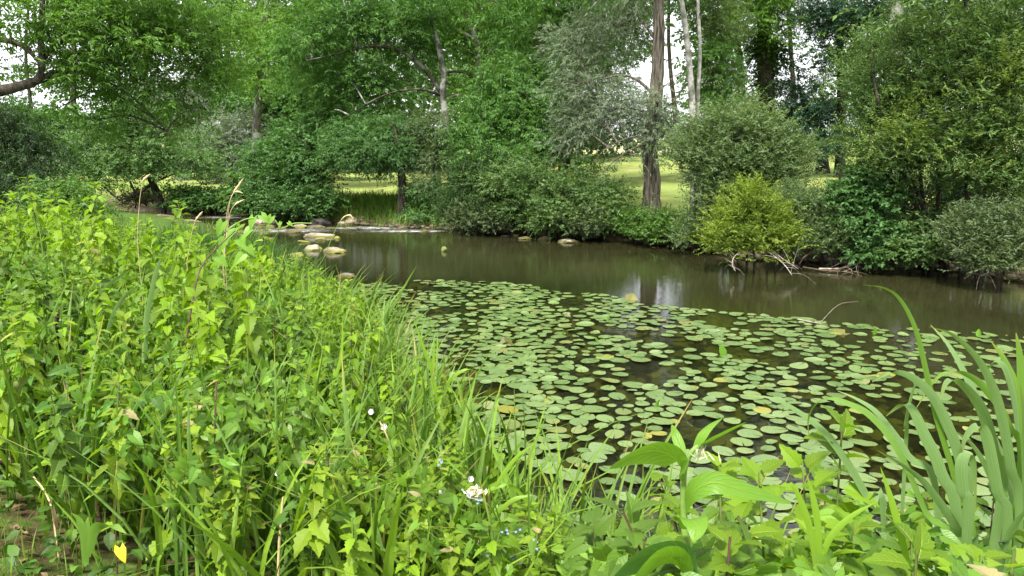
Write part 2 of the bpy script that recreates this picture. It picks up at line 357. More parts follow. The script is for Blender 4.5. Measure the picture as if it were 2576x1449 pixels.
def crown(mb, blobs, n, spec, rng, size=1.0, rc=.35, coarse=1.0, mi=0):
    ll, lw, nl, sl_, ang, droop, flat, lift = SPEC[spec]; ll *= size; lw *= size; sl_ *= size
    C = np.array([b[0] for b in blobs]); R = np.array([b[1] for b in blobs]); W = np.array([b[2] for b in blobs], float)
    W = W * (R[:, 0] * R[:, 2]); W /= W.sum()
    nsub = max(4, n // 9)
    bi = rng.choice(len(W), nsub, p=W); dn = norm(rng.normal(size=(nsub, 3)))
    sc_ = C[bi] + dn * R[bi] * (rng.random(nsub) ** .38)[:, None] * (1 + .24 * rng.normal(size=(nsub, 1)) + .3 * (rng.random((nsub, 1)) < .12))
    si = rng.integers(0, nsub, n); rcl = rc * (0.6 + 0.8 * rng.random(nsub))
    off = rng.normal(size=(n, 3)) * rcl[si][:, None] * np.array([.62, .62, .62 * flat])
    P = sc_[si] + off
    lowcut = P[:, 2] > .16 + .30 * rng.random(n); P, off, si = P[lowcut], off[lowcut], si[lowcut]; n = len(P)
    ax = norm(dn[si] * np.array([1, 1, .35]) + norm(off + 1e-6) * .7 + rng.normal(size=(n, 3)) * .45 + np.array([0, 0, lift]))
    j = np.linspace(0.05, 1, nl); sg = np.where(np.arange(nl) % 2, 1., -1.)
    up = norm(np.array([0, 0, 1.]) + rng.normal(size=(n, 3)) * .45); sv = norm(np.cross(ax, up))
    pos = P[:, None] + ax[:, None] * (j[None, :, None] * sl_) + np.array([0, 0, -1.]) * (droop * .5 * sl_ * j ** 2)[None, :, None]
    ca, sa = math.cos(math.radians(ang)), math.sin(math.radians(ang))
    l = ax[:, None] * ca + sv[:, None] * (sg * sa)[None, :, None] + np.array([0, 0, -droop]) + rng.normal(size=(n, nl, 3)) * .25
    l = norm(l).reshape(-1, 3); pos = pos.reshape(-1, 3)
    u2 = np.repeat(up, nl, 0) + rng.normal(size=(len(l), 3)) * .35
    x = norm(np.cross(l, u2)); z = np.cross(x, l); s = (0.5 + .9 * rng.random(len(l)))[:, None] * coarse
    M = np.stack([x * lw * s, l * ll * s, z * ll * s], -1)
    place(mb, LV, LQ, LUV, M, pos, mi)
    return sc_, bi
def path3(pts):                        # (u, v, d, radius) -> smooth world path with radii
    p = np.array([np.append(at(u, v, d), r) for u, v, d, r in pts]); s = smoothpath(p, 5); return s[:, :3], np.maximum(s[:, 3], .004)
def blob(u, v, d, ru, rv, wgt=1.0, dep=.9):
    return (at(u, v, d), np.array([ru * d / 1932, min(dep * ru, 1.6 * rv + 30) * d / 1932, rv * d / 1932]), wgt)
def nearest(path, c):
    return path[np.argmin(np.linalg.norm(path - c, axis=1) + 1.5 * np.maximum(path[:, 2] - c[2] + .2, 0))]
def bough(mb, a, b, r0, r1, rng, sag=.12, ns=5, mi=0):
    L = np.linalg.norm(b - a); m = (a + b) / 2 + np.array([0, 0, sag * L]) + rng.normal(size=3) * .06 * L
    s = smoothpath(np.array([a, m, b]), 4); tube(mb, s, np.linspace(r0, r1, len(s)), ns, mi=mi)
SEED = [100]
def tree(name, label, trunks, blobs, n, spec, leaf, bark, limbs=(), limb_bark=None, size=1.0, rc=.35, top=None, cat='tree', twig=.02, group=None, ncoarse=0, forks=True, extra=None):
    SEED[0] += 1; rng = np.random.default_rng(SEED[0])
    u, v, d, r = trunks[0][0]; b0 = foot(u, v, d, .0)
    root = empty(name, b0, label, cat, group)
    mt = MB(); paths = []
    for tr_ in trunks:
        p, rr = path3(tr_); p[0] = foot(*tr_[0][:3], .15); p[1, 2] = max(p[1, 2], p[0, 2] + .05)
        if tr_[0][3] > .1:             # root flare
            k = np.exp(-np.maximum(p[:, 2] - p[0, 2], 0) / .35); rr = rr * (1 + .35 * k)
        tube(mt, p, rr, 12 if tr_[0][3] > .08 else 6, .045, seed=SEED[0]); paths.append(p)
    lps = []
    for lm in limbs:
        p, rr = path3(lm); lps.append((p, rr))
    BL = [blob(*b) for b in blobs]
    allp = np.vstack(paths + [p for p, _ in lps])
    mc = MB(); sc_, bi = crown(mc, BL, n, spec, rng, size, rc)
    if forks:
        for k, (c, R, wg) in enumerate(BL):
            a = nearest(allp, c); bough(mt, a, c, twig * 1.6, twig * .7, rng)
            for q in sc_[bi == k][:7]: bough(mt, c, q, twig * .6, twig * .2, rng, ns=4)
    if top:                            # the crown above the frame
        TB = [blob(*b) for b in top]
        crown(mc, TB, ncoarse, spec, rng, size * 2.0, rc * 1.7)
        for c, R, wg in TB: bough(mt, nearest(allp, c), c, twig * 2.5, twig, rng)
    if extra: crown(mc, [blob(*b) for b in extra[0]], extra[1], spec, rng, size, rc * 1.3, mi=1); leaf = [leaf, extra[2]]
    mt.build('trunk', bark, root, True, b0)
    for p, rr in lps:
        m = MB(); tube(m, p, rr, 8, .06, seed=SEED[0])
        g = np.random.default_rng(SEED[0] + len(p))
        for k in range(2, len(p) - 1, 2):
            tip = p[k] + norm(g.normal(size=3) * np.array([1, 1, .6])) * g.uniform(.4, .9) * p[0, 1] / 24
            bough(m, p[k], tip, rr[k] * .22, rr[k] * .05, g, ns=4)
        m.build('limb', limb_bark or bark, root, True, b0)
    mc.build('crown', leaf, root, False, b0)
    return root
def stems(pts, r=.03):                 # shrub stems: from foot (u, v, d) to tip (u, v)
    return [[(a, b, d, r), ((a * 2 + c) / 3 + k, (b * 2 + e) / 3, d, r * .8), (c, e, d, r * .35)] for k, (a, b, d, c, e) in zip((6, -5, 8, -9, 4, -6, 7, -3, 5, -8), pts)]
def shrub(name, label, st, blobs, n, spec, leaf, bark=None, r=.03, **kw):
    return tree(name, label, stems(st, r), blobs, n, spec, leaf, bark or B_dark, cat=kw.pop('cat', 'shrub'), twig=kw.pop('twig', .012), **kw)

# --- near left: the ash whose limb reaches into the picture from outside the frame
tree('ash_tree', 'large near ash leaning in from the left edge with a thick brown limb',
     [[(-420, 620, 10.5, .28), (-400, 450, 10.5, .25), (-350, 330, 10.6, .22), (-330, 150, 10.8, .18), (-330, -200, 11, .12)]],
     [(215, 50, 11.6, 105, 60, 1), (330, 110, 12, 120, 60, 1), (430, 60, 12.5, 120, 60, 1.1), (500, 180, 12.6, 70, 60, 1), (235, 200, 12, 95, 40, 1), (370, 235, 12.3, 90, 40, .9), (150, 270, 12.2, 50, 24, .8), (250, 300, 12.2, 60, 26, .7),
      (460, 290, 12.8, 45, 40, .7), (600, 60, 13.2, 45, 40, .6), (190, 170, 11.6, 60, 50, 1), (550, 110, 13, 40, 50, .7), (40, 40, 11, 60, 50, .35), (20, 175, 12.5, 40, 35, .45), (60, 120, 12, 40, 40, .3), (300, 0, 12, 200, 50, 1)],
     3500, 'ash', L_near, B_limb,
     limbs=[[(-340, 310, 10.6, .15), (-150, 255, 11, .125), (0, 228, 11.1, .082), (60, 214, 11.2, .07), (110, 196, 11.4, .058), (190, 170, 11.8, .045), (250, 155, 12, .036), (340, 130, 12.5, .035), (430, 95, 13, .015)],
            [(98, 200, 11.35, .055), (106, 160, 11.3, .045), (103, 90, 11.3, .04), (106, 0, 11.3, .035), (100, -160, 11.3, .02)],
            [(106, 150, 11.3, .04), (135, 118, 11.4, .035), (165, 92, 11.5, .03), (185, 30, 11.6, .024), (200, -60, 11.7, .015)],
            [(-340, 200, 10.7, .1), (-150, 90, 11, .06), (0, 100, 11.2, .04), (60, 118, 11.3, .03), (100, 160, 11.3, .02)],
            [(250, 155, 12, .03), (300, 80, 12.2, .025), (360, 60, 12.4, .02), (470, 110, 12.8, .012), (520, 160, 13, .006)],
            [(190, 170, 11.8, .03), (260, 200, 12, .02), (340, 250, 12.1, .014), (420, 330, 12.4, .006)]],
     size=.70, rc=.22, top=[(150, -150, 12, 300, 110), (-250, -50, 11, 220, 200), (450, -100, 13, 120, 80)], ncoarse=500, twig=.012)
tree('yew_tree', 'dark dense tree hanging over the left bank below the ash limb',
     [[(-60, 560, 23, .2), (-50, 400, 23, .15), (-40, 280, 23, .06)]],
     [(40, 320, 23, 75, 75), (70, 410, 22.5, 60, 60), (-60, 360, 23, 110, 120), (20, 460, 21.5, 75, 45), (110, 450, 23, 45, 45), (130, 370, 24, 40, 40, .6)], 2600, 'conifer', L_yew, B_dark, size=1.3, rc=.5)
tree('hornbeam_tree', 'small spreading tree with layered branches and short leaning trunk by the river bend',
     [[(408, 522, 30, .17), (392, 480, 30, .15), (380, 450, 30, .13), (362, 390, 30, .09), (345, 320, 30, .06), (340, 262, 30, .03)]],
     [(330, 300, 30, 95, 28), (260, 345, 30.2, 110, 26), (410, 345, 30, 90, 26), (210, 395, 30.5, 80, 26), (350, 385, 29.5, 150, 24), (470, 400, 30, 60, 22), (300, 425, 29.3, 130, 22), (430, 432, 29.5, 110, 18), (520, 428, 30, 45, 12), (230, 455, 30, 80, 24), (340, 270, 30, 40, 30)],
     4300, 'horn', L_horn, B_dark, size=1.15, rc=.42, twig=.03,
     limbs=[[(385, 460, 30, .07), (350, 485, 29.5, .05), (300, 505, 29, .03)], [(345, 320, 30, .05), (300, 300, 30, .035), (240, 285, 30.2, .015)], [(350, 340, 30, .05), (300, 345, 30, .03), (230, 350, 30, .015)]])
tree('pale_tree', 'pale green tree far off beneath the sky gap at the left', [[(60, 470, 55, .2), (55, 300, 55, .1), (50, 250, 55, .05)]],
     [(50, 290, 55, 60, 30), (110, 310, 55, 60, 40), (0, 300, 55, 50, 40), (180, 330, 55, 70, 50)], 1200, 'maple', L_ash, B_dark, size=2, rc=.9)
tree('silver_willow', 'silvery grey willow crown beside the tip of the ash branch', [[(455, 475, 46, .3), (460, 330, 46, .2), (450, 230, 46, .08)]],
     [(440, 270, 46, 70, 45), (480, 320, 46, 40, 35), (400, 240, 46, 45, 35), (500, 220, 47, 40, 40, .6), (410, 300, 46, 50, 30)], 2500, 'willow', L_silver, B_grey, size=1.9, rc=.6)
tree('silver_willow', 'broad grey-green willow standing on the meadow behind the spreading tree', [[(600, 470, 42, .28), (600, 420, 42, .2), (590, 330, 42, .08)]],
     [(555, 350, 42, 65, 45), (620, 345, 42, 60, 45), (560, 405, 42, 70, 40), (640, 410, 42, 70, 40), (600, 440, 41.5, 60, 25), (520, 385, 42, 40, 40)], 3400, 'willow', L_silver, B_grey, size=1.7, rc=.55)
tree('maple_tree', 'rounded green maple on the meadow with a thick trunk half hidden in leaves', [[(705, 475, 44, .42), (703, 380, 44, .38), (700, 280, 44, .25), (690, 180, 44, .1)]],
     [(550, 250, 48, 45, 55), (600, 200, 47, 55, 45), (640, 260, 45, 70, 55), (700, 275, 43.5, 70, 45), (735, 215, 44, 75, 55), (800, 260, 44, 55, 50), (730, 320, 43, 55, 28), (820, 190, 44, 60, 60)], 4300, 'maple', L_mid, B_poplar, size=1.45, rc=.6)
tree('tall_tree', 'tall bright green tree rising beside the narrow sky gap at the upper left', [[(640, 475, 36, .22), (650, 250, 36, .17), (668, 60, 36, .12), (680, -200, 36, .06)]],
     [(650, 60, 36, 55, 60), (560, 130, 35, 75, 55), (720, 110, 35, 80, 55), (780, 40, 36, 90, 55), (690, 180, 35, 70, 45), (520, 40, 37, 45, 50, .5), (590, 190, 36, 50, 35), (840, 80, 36, 60, 60)], 3700, 'ash', L_fresh, B_grey, size=1.25, rc=.5, top=[(650, -100, 36, 160, 90), (760, -220, 36, 160, 120)], ncoarse=450)
shrub('bank_bush', 'dense bright-tipped bush overhanging the water behind the dark boulder', [(770, 545, 26.3, 740, 400), (790, 545, 26.3, 800, 420), (760, 545, 26.3, 690, 450), (800, 540, 26.3, 835, 400), (780, 545, 26.3, 770, 360)],
     [(725, 390, 27, 75, 50), (690, 450, 26.7, 50, 36), (765, 440, 26.3, 60, 42), (750, 495, 26, 70, 28), (700, 505, 26, 45, 24), (785, 525, 25.8, 38, 18), (800, 375, 27, 40, 40), (730, 340, 27.5, 50, 30, .7), (660, 410, 27, 35, 35)], 4600, 'horn', L_mid, size=1.2, rc=.36, r=.05)
tree('lime_sapling', 'slender bright sapling standing alone in front of the silver willow', [[(606, 520, 29, .04), (608, 480, 29, .03), (612, 425, 29, .01)]],
     [(612, 430, 29, 14, 22), (600, 465, 29, 30, 18), (622, 460, 29, 22, 18), (605, 490, 29, 35, 15), (570, 480, 29, 20, 10)], 420, 'maple', L_bright, B_dark, size=.9, rc=.25)
tree('ash_tree', 'ash with pale lichen-grey trunk and long mossy limb arching left over the bushes',
     [[(1146, 520, 27, .17), (1138, 440, 27, .155), (1127, 370, 27, .14), (1121, 290, 27, .125), (1113, 235, 27, .12), (1117, 190, 27, .10), (1103, 115, 27, .085), (1085, 30, 27.2, .06), (1070, -120, 27.5, .03)]],
     [(880, 50, 27, 95, 50), (780, 110, 27, 80, 45), (985, 70, 27, 90, 45), (860, 195, 27.5, 80, 45, .8), (960, 220, 28, 75, 45, .6), (1050, 120, 28, 60, 60, .6), (900, 270, 28, 80, 35, .7), (830, 290, 28, 60, 45), (760, 180, 28, 50, 50, .8), (1080, 20, 27, 80, 40), (1020, 300, 28.5, 60, 30, .6)],
     4900, 'ash', L_ash, B_grey, limb_bark=B_moss,
     limbs=[[(1114, 240, 27, .09), (1080, 188, 27, .08), (1040, 150, 26.8, .07), (1000, 125, 26.6, .06), (940, 116, 26.5, .05), (890, 124, 26.4, .04), (840, 138, 26.3, .03), (770, 152, 26.2, .012)],
            [(1112, 240, 27, .06), (1060, 225, 26.6, .045), (990, 232, 26.4, .03), (920, 262, 26.2, .015), (880, 290, 26, .006)],
            [(1119, 250, 27, .05), (1160, 240, 26.8, .03), (1200, 270, 26.6, .02), (1240, 310, 26.5, .006)],
            [(1116, 185, 27, .05), (1150, 180, 27.2, .035), (1190, 195, 27.4, .02), (1230, 220, 27.6, .006)]],
     size=1.1, rc=.42, top=[(1000, -120, 27, 200, 110), (850, -80, 27, 120, 60)], ncoarse=450)
tree('robinia_tree', 'dark-trunked tree leaning over the stony bank with a low thick green crown', [[(1012, 560, 25, .16), (1012, 500, 25, .14), (1010, 430, 25, .12), (1000, 350, 25.3, .07), (985, 300, 25.5, .03)]],
     [(900, 345, 25.8, 70, 40), (960, 370, 25.2, 80, 36), (870, 385, 25.5, 50, 26), (985, 410, 25, 45, 20), (920, 408, 25, 50, 14), (1040, 350, 25.8, 50, 45), (1060, 470, 25, 35, 26, .7), (940, 330, 26, 60, 30), (1060, 540, 24.8, 40, 18)], 4200, 'ash', L_mid, B_dark, size=1.0, rc=.34)
tree('grey_willow', 'thin grey-leaved willow in front of the pale ash trunk', [[(1090, 545, 25.5, .07), (1092, 440, 25.5, .05), (1090, 310, 25.5, .015)]],
     [(1085, 320, 25.5, 40, 32, .8), (1120, 390, 25.2, 40, 28, .7), (1075, 385, 25.5, 30, 25, .8), (1130, 465, 25, 40, 22), (1090, 460, 25, 30, 20)], 1300, 'willow', L_sallow_tip, B_dark, size=1.1, rc=.3)
tree('leaning_ash', 'slim pale trunk bending to the left near the top, behind the big dark trunk', [[(1216, 520, 33, .2), (1215, 330, 33, .17), (1208, 190, 33, .15), (1199, 105, 33, .14), (1178, 55, 33, .12), (1146, 0, 33, .1), (1110, -100, 33.4, .06)]],
     [(1080, 20, 33, 90, 40), (1180, 130, 34, 50, 40, .6), (1140, 60, 33.5, 60, 40, .7), (1240, 190, 34, 60, 45, .7), (1270, 60, 34, 60, 50, .8), (1180, 250, 34, 60, 35, .5)], 2300, 'ash', L_fresh, B_grey,
     limbs=[[(1197, 105, 33, .09), (1160, 78, 32.8, .07), (1110, 55, 32.6, .05), (1050, 35, 32.4, .03), (1000, 22, 32.2, .015)]], size=1.3, rc=.5, top=[(1150, -120, 33, 180, 90)], ncoarse=250)
tree('poplar_tree', 'thickest dark brown trunk at the top centre, running out of the frame', [[(1252, 500, 38, .52), (1249, 280, 38, .48), (1247, 100, 38, .46), (1250, -150, 38, .38), (1252, -500, 38, .2)]],
     [(1300, 30, 37, 50, 40, .8), (1200, 40, 38, 40, 40, .5), (1330, 90, 37, 50, 50, .8), (1260, 330, 37, 60, 50)], 1500, 'maple', L_olive, B_poplar, size=1.3, rc=.5, top=[(1250, -200, 38, 240, 130), (1280, -420, 38, 240, 150)], ncoarse=650)
tree('ash_tree', 'full fresh-green ash at the centre with a forked dark trunk above the low bushes',
     [[(1412, 560, 24, .13), (1414, 470, 24, .12), (1424, 400, 24, .115), (1432, 355, 24, .09), (1440, 310, 24, .05)], [(1420, 410, 24.3, .07), (1395, 378, 24.3, .06), (1350, 340, 24.3, .03)]],
     [(1290, 190, 25.5, 75, 45), (1220, 245, 25.5, 50, 45, .8), (1330, 270, 25, 95, 50), (1240, 320, 25, 75, 42), (1380, 340, 24.5, 85, 42), (1300, 385, 24.5, 100, 35), (1200, 390, 25, 60, 42), (1440, 290, 25, 50, 50), (1380, 190, 26, 60, 50, .8), (1450, 400, 24.5, 40, 30, .7), (1180, 330, 25.5, 45, 40, .8)],
     5600, 'ash', L_ash, B_dark, size=1.05, rc=.38, top=[(1330, 60, 26, 120, 60, .6), (1350, -100, 26, 200, 110)], ncoarse=450)
tree('twisted_tree', 'crooked dark trunk with sideways boughs seen through the leaves right of the centre',
     [[(1325, 500, 31, .2), (1322, 290, 31, .19), (1334, 225, 31, .18), (1342, 170, 31, .15), (1362, 115, 31, .1), (1400, 50, 31.3, .05)]],
     [(1440, 90, 31, 60, 50, .8), (1380, 30, 31, 70, 50), (1500, 140, 32, 60, 50, .7), (1300, 110, 32, 50, 50, .7), (1480, 40, 32, 60, 50)], 2200, 'ash', L_ash, B_dark,
     limbs=[[(1338, 215, 31, .09), (1380, 210, 31, .07), (1440, 205, 31, .05), (1500, 215, 31, .02)], [(1345, 160, 31, .07), (1370, 110, 31, .05), (1390, 60, 31, .03)]], size=1.25, rc=.5, top=[(1420, -120, 31, 200, 120)], ncoarse=300)
tree('slim_tree', 'slim dark trunk with curving boughs between the twisted tree and the tall poplar', [[(1412, 500, 34, .14), (1415, 300, 34, .13), (1416, 200, 34, .12), (1418, 90, 34, .1), (1415, -100, 34, .05)]],
     [(1520, 60, 34, 60, 45, .8), (1460, 170, 34, 50, 30, .5), (1560, 20, 34, 60, 45), (1590, 110, 34, 40, 35, .6)], 1500, 'ash', L_olive, B_dark,
     limbs=[[(1416, 260, 34, .08), (1440, 210, 34, .065), (1480, 180, 34, .05), (1540, 165, 34, .03), (1580, 150, 34, .012)], [(1416, 130, 34, .07), (1450, 100, 34, .05), (1490, 75, 34, .03), (1540, 80, 34, .012)]], size=1.3, rc=.45, top=[(1500, -120, 34, 160, 100)], ncoarse=250)
tree('poplar_tree', 'poplar with stout furrowed trunk standing clear on the meadow edge right of centre',
     [[(1638, 525, 21.5, .235), (1640, 450, 21.5, .225), (1634, 370, 21.5, .215), (1645, 290, 21.5, .2), (1654, 190, 21.5, .175), (1657, 90, 21.5, .16), (1658, -40, 21.5, .145), (1662, -300, 21.5, .1)]],
     [(1500, 240, 22.5, 75, 40), (1430, 215, 23, 50, 32, .8), (1550, 275, 22, 65, 40), (1470, 305, 22.5, 70, 35), (1620, 290, 21.7, 45, 35, .8), (1520, 180, 23, 60, 35, .35), (1450, 110, 23.5, 80, 50, .7), (1560, 60, 23, 80, 50, .7),  (1440, 350, 22.5, 35, 25, .6), (1655, 270, 21, 42, 60, .5), (1645, 350, 20.9, 30, 26, .5), (1715, 330, 20.8, 34, 40, .3), (1590, 385, 20.8, 40, 20, .5)],
     3700, 'willow', L_silver, B_poplar,
     limbs=[[(1648, 240, 21.5, .05), (1600, 200, 21.6, .035), (1550, 190, 21.8, .025), (1490, 215, 22, .012)], [(1634, 350, 21.4, .04), (1590, 345, 21, .025), (1530, 370, 20.8, .015), (1490, 410, 20.6, .006)],
            [(1634, 360, 21.3, .03), (1580, 380, 20.8, .02), (1530, 420, 20.6, .012), (1500, 460, 20.5, .005)], [(1656, 110, 21.5, .05), (1620, 60, 21.6, .03), (1580, 10, 21.8, .02)], [(1645, 290, 21.3, .03), (1700, 250, 21, .02), (1730, 190, 20.8, .01)]],
     size=1.0, rc=.36, top=[(1600, -130, 22, 170, 100), (1650, -350, 22, 200, 130)], ncoarse=500)
# thin yellowish hanging twigs of the poplar belong to its limbs; a mistletoe ball sits in the bough behind
tree('birch_tree', 'pale white-barked trunk curving up right beside the poplar', [[(1745, 500, 23, .098), (1744, 380, 23, .095), (1741, 260, 23, .09), (1733, 150, 23, .085), (1724, 70, 23, .078), (1712, -20, 23, .066), (1690, -200, 23.5, .05)]],
     [(1800, 150, 31, 40, 50, .6), (1690, -10, 31, 50, 30, .6), (1790, 260, 31, 40, 40, .7)], 900, 'ash', L_ash, B_birch, size=1.2, rc=.45, top=[(1690, -150, 30, 160, 90)], ncoarse=220, forks=False)
tree('birch_tree', 'thinner straight pale trunk just right of the curved white trunk', [[(1760, 500, 23.8, .064), (1757, 380, 23.8, .062), (1756, 250, 23.8, .058), (1761, 130, 23.8, .052), (1756, 0, 23.8, .045), (1760, -150, 24, .03)]],
     [(1820, 60, 31.5, 50, 50, .7), (1800, 190, 31.5, 55, 45, .8), (1830, 270, 32, 60, 40, .8), (1770, 20, 31.5, 40, 50, .6)], 1500, 'ash', L_sallow, B_birch, size=1.2, rc=.45, top=[(1800, -130, 31.5, 140, 90)], ncoarse=220, forks=False)
tree('ivy_clad_tree', 'dark ivy-covered trunk standing in the open sky gap at the upper right', [[(1930, 440, 37, .42), (1928, 300, 37, .4), (1926, 180, 37, .36), (1922, 60, 37, .3), (1915, -150, 37, .2)]],
     [(1926, 200, 37, 22, 75, .8), (1928, 120, 37, 40, 30, .9), (1925, 320, 37, 34, 55, 1), (1890, 130, 37, 45, 30, .5), (1975, 150, 37, 45, 30, .5), (1880, 190, 37, 30, 25, .25), (1900, 270, 37, 40, 25, .3)], 2200, 'ivy', L_dark, B_dark, size=1.2, rc=.3)
tree('tall_tree', 'yellow-green leafy crown at the top right above the ivy-clad trunk', [[(1870, 450, 41, .22), (1865, 200, 41, .18), (1850, 60, 41, .14), (1840, -150, 41, .08)]],
     [(1900, 30, 36, 80, 38), (1965, 75, 36, 45, 35, .8), (1830, 60, 37, 60, 45, .8), (1930, -20, 36, 110, 40), (1850, 130, 38, 40, 25, .4)], 2000, 'ash', L_fresh, B_dark, size=1.25, rc=.42, top=[(1900, -150, 37, 180, 90)], ncoarse=250)
tree('robinia_tree', 'dark bluish-green tree below the sky gap with a leaning brown trunk', [[(2070, 440, 39, .3), (2062, 330, 39, .25), (2030, 270, 39, .18), (2010, 215, 39, .08)]],
     [(2010, 225, 38, 65, 28), (2050, 275, 38, 75, 30), (1985, 300, 38, 55, 28), (2060, 320, 38, 60, 28, .8), (1990, 355, 37, 60, 25), (2080, 375, 37, 50, 25, .7)], 2300, 'ash', L_blue, B_dark, size=1.3, rc=.45)
tree('tall_tree', 'straight dark trunk with a blue-green feathery crown near the top right corner', [[(2113, 440, 37, .24), (2116, 280, 37, .2), (2113, 100, 37, .16), (2110, -150, 37, .1)]],
     [(2060, 25, 36, 70, 35), (2130, 60, 36, 80, 50), (2200, 20, 35, 70, 45), (2100, 150, 36, 40, 35, .6), (2160, 160, 36, 50, 45, .8), (2010, 60, 37, 40, 25, .35)], 2500, 'ash', L_blue, B_dark, size=1.25, rc=.42, top=[(2100, -140, 36, 200, 100)], ncoarse=300)
tree('tall_tree', 'big tree behind the right-hand sallows, only its brown trunk top showing', [[(2265, 440, 30, .3), (2262, 200, 30, .28), (2256, 60, 30, .26), (2250, -150, 30, .18)]],
     [(2320, 20, 30, 80, 50), (2420, 40, 30, 90, 60), (2240, 130, 30, 50, 60), (2530, 60, 30, 70, 70), (2560, 200, 30, 60, 80)], 2200, 'ash', L_dark, B_grey, size=1.2, rc=.45, top=[(2350, -140, 30, 260, 110), (2600, -100, 30, 150, 140)], ncoarse=450)
# --- shrubs along the far bank, left to right
shrub('bank_bush', 'shadowed low bush under the bank edge right of the leaning trunk', [(450, 528, 30, 430, 480), (500, 530, 30, 520, 480), (540, 535, 29.5, 550, 490)],
     [(450, 490, 30, 40, 18), (510, 492, 30, 50, 18), (560, 500, 29.6, 40, 22), (600, 515, 29.3, 40, 20), (490, 512, 29.8, 70, 14, .6)], 1500, 'maple', L_mid, size=.8, rc=.28)
shrub('bank_bush', 'leafy green bush between the sapling and the overhanging bush', [(640, 545, 28, 630, 490), (670, 545, 28, 680, 480)],
     [(640, 500, 28, 45, 28), (680, 525, 27.6, 45, 22), (630, 530, 28, 40, 15)], 1200, 'maple', L_mid, size=.8, rc=.28)
shrub('reed_bush', 'pale straw and green weeds round the foot of the leaning trunk', [(340, 520, 31, 330, 485), (370, 522, 31, 375, 480)],
     [(335, 498, 31, 30, 16), (375, 495, 31, 30, 18), (350, 510, 30.8, 40, 8)], 500, 'nettle', L_sallow_tip, size=.9, rc=.2)
shrub('bank_bush', 'small rounded bush on the near left bank below the dark yew', [(150, 545, 18, 140, 480), (190, 545, 18, 200, 490), (110, 545, 18, 100, 490)],
     [(155, 490, 18, 50, 26), (110, 500, 18, 35, 22), (195, 515, 17.5, 45, 26), (150, 520, 17.5, 60, 20), (230, 528, 17, 28, 16)], 1300, 'nettle', L_bright, size=.9, rc=.22)
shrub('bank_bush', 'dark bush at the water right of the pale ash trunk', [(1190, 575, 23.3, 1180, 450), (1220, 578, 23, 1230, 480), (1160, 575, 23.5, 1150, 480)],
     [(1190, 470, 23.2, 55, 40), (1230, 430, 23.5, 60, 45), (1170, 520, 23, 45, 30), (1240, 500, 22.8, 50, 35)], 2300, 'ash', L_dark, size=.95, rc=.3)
shrub('bank_bush', 'pale-leaved low bush hanging over the stone bank at the centre', [(1200, 578, 22.6, 1170, 520), (1240, 580, 22.6, 1230, 515), (1280, 582, 22.4, 1270, 530)],
     [(1175, 540, 22.6, 45, 22), (1230, 545, 22.4, 50, 22), (1275, 555, 22.2, 30, 18), (1140, 550, 22.8, 22, 15), (1210, 565, 22.2, 45, 10, .7)], 1700, 'sallow', L_sallow_tip, size=.95, rc=.22)
shrub('bank_bush', 'largest dark green bush mounded over the rock wall at the centre', [(1330, 585, 22, 1310, 440), (1400, 590, 21.8, 1410, 450), (1460, 592, 21.6, 1470, 450), (1520, 595, 21.5, 1530, 470), (1290, 585, 22.2, 1270, 460)],
     [(1310, 455, 22.4, 85, 45), (1410, 470, 22, 95, 48), (1490, 485, 21.6, 72, 40), (1350, 520, 21.8, 90, 36), (1450, 530, 21.4, 90, 36), (1540, 515, 21.3, 36, 36), (1270, 480, 22.6, 45, 45), (1530, 555, 21.2, 50, 26), (1400, 555, 21.4, 70, 22)], 6200, 'horn', L_olive, size=.95, rc=.32, r=.05)
shrub('bank_bush', 'pale fringe of leaves drooping to the water under the largest bush', [(1430, 592, 21, 1420, 545), (1470, 595, 20.9, 1480, 550)],
     [(1430, 555, 21, 38, 22), (1475, 560, 20.8, 38, 24), (1450, 580, 20.7, 30, 10, .7)], 1000, 'sallow', L_sallow_tip, size=.95, rc=.2)
shrub('nettle_patch', 'bright green weedy clump on the bank at the foot of the poplar', [(1600, 605, 20.3, 1590, 540), (1640, 612, 20, 1650, 530), (1680, 618, 19.6, 1700, 550)],
     [(1600, 560, 20.3, 32, 24), (1650, 565, 20, 40, 18), (1690, 575, 19.6, 32, 24), (1640, 590, 19.8, 55, 14), (1720, 590, 19.2, 28, 22), (1600, 590, 20, 26, 12)], 1500, 'nettle', L_bright, size=.85, rc=.2)
shrub('sallow_bush', 'grey-green rounded sallow left of and above the yellow bush', [(1745, 620, 18.8, 1745, 400), (1780, 620, 18.6, 1800, 380), (1850, 640, 18, 1860, 350), (1920, 640, 18, 1940, 370), (1960, 640, 18, 1990, 420)],
     [(1870, 315, 18.6, 75, 42), (1800, 375, 18.6, 80, 50), (1930, 365, 18.5, 75, 45), (1755, 350, 19, 38, 36, .7), (1775, 420, 18.6, 45, 30), (1860, 430, 18.2, 90, 45), (1960, 430, 18.2, 60, 35), (1800, 480, 18.2, 50, 30), (1705, 405, 18.8, 24, 12, .8), (2010, 395, 18.6, 35, 30, .8), (1770, 565, 18.2, 34, 34), (1850, 500, 18, 70, 30), (1740, 600, 18.2, 30, 16)], 8200, 'sallow', L_sallow, size=.95, rc=.26, r=.05)
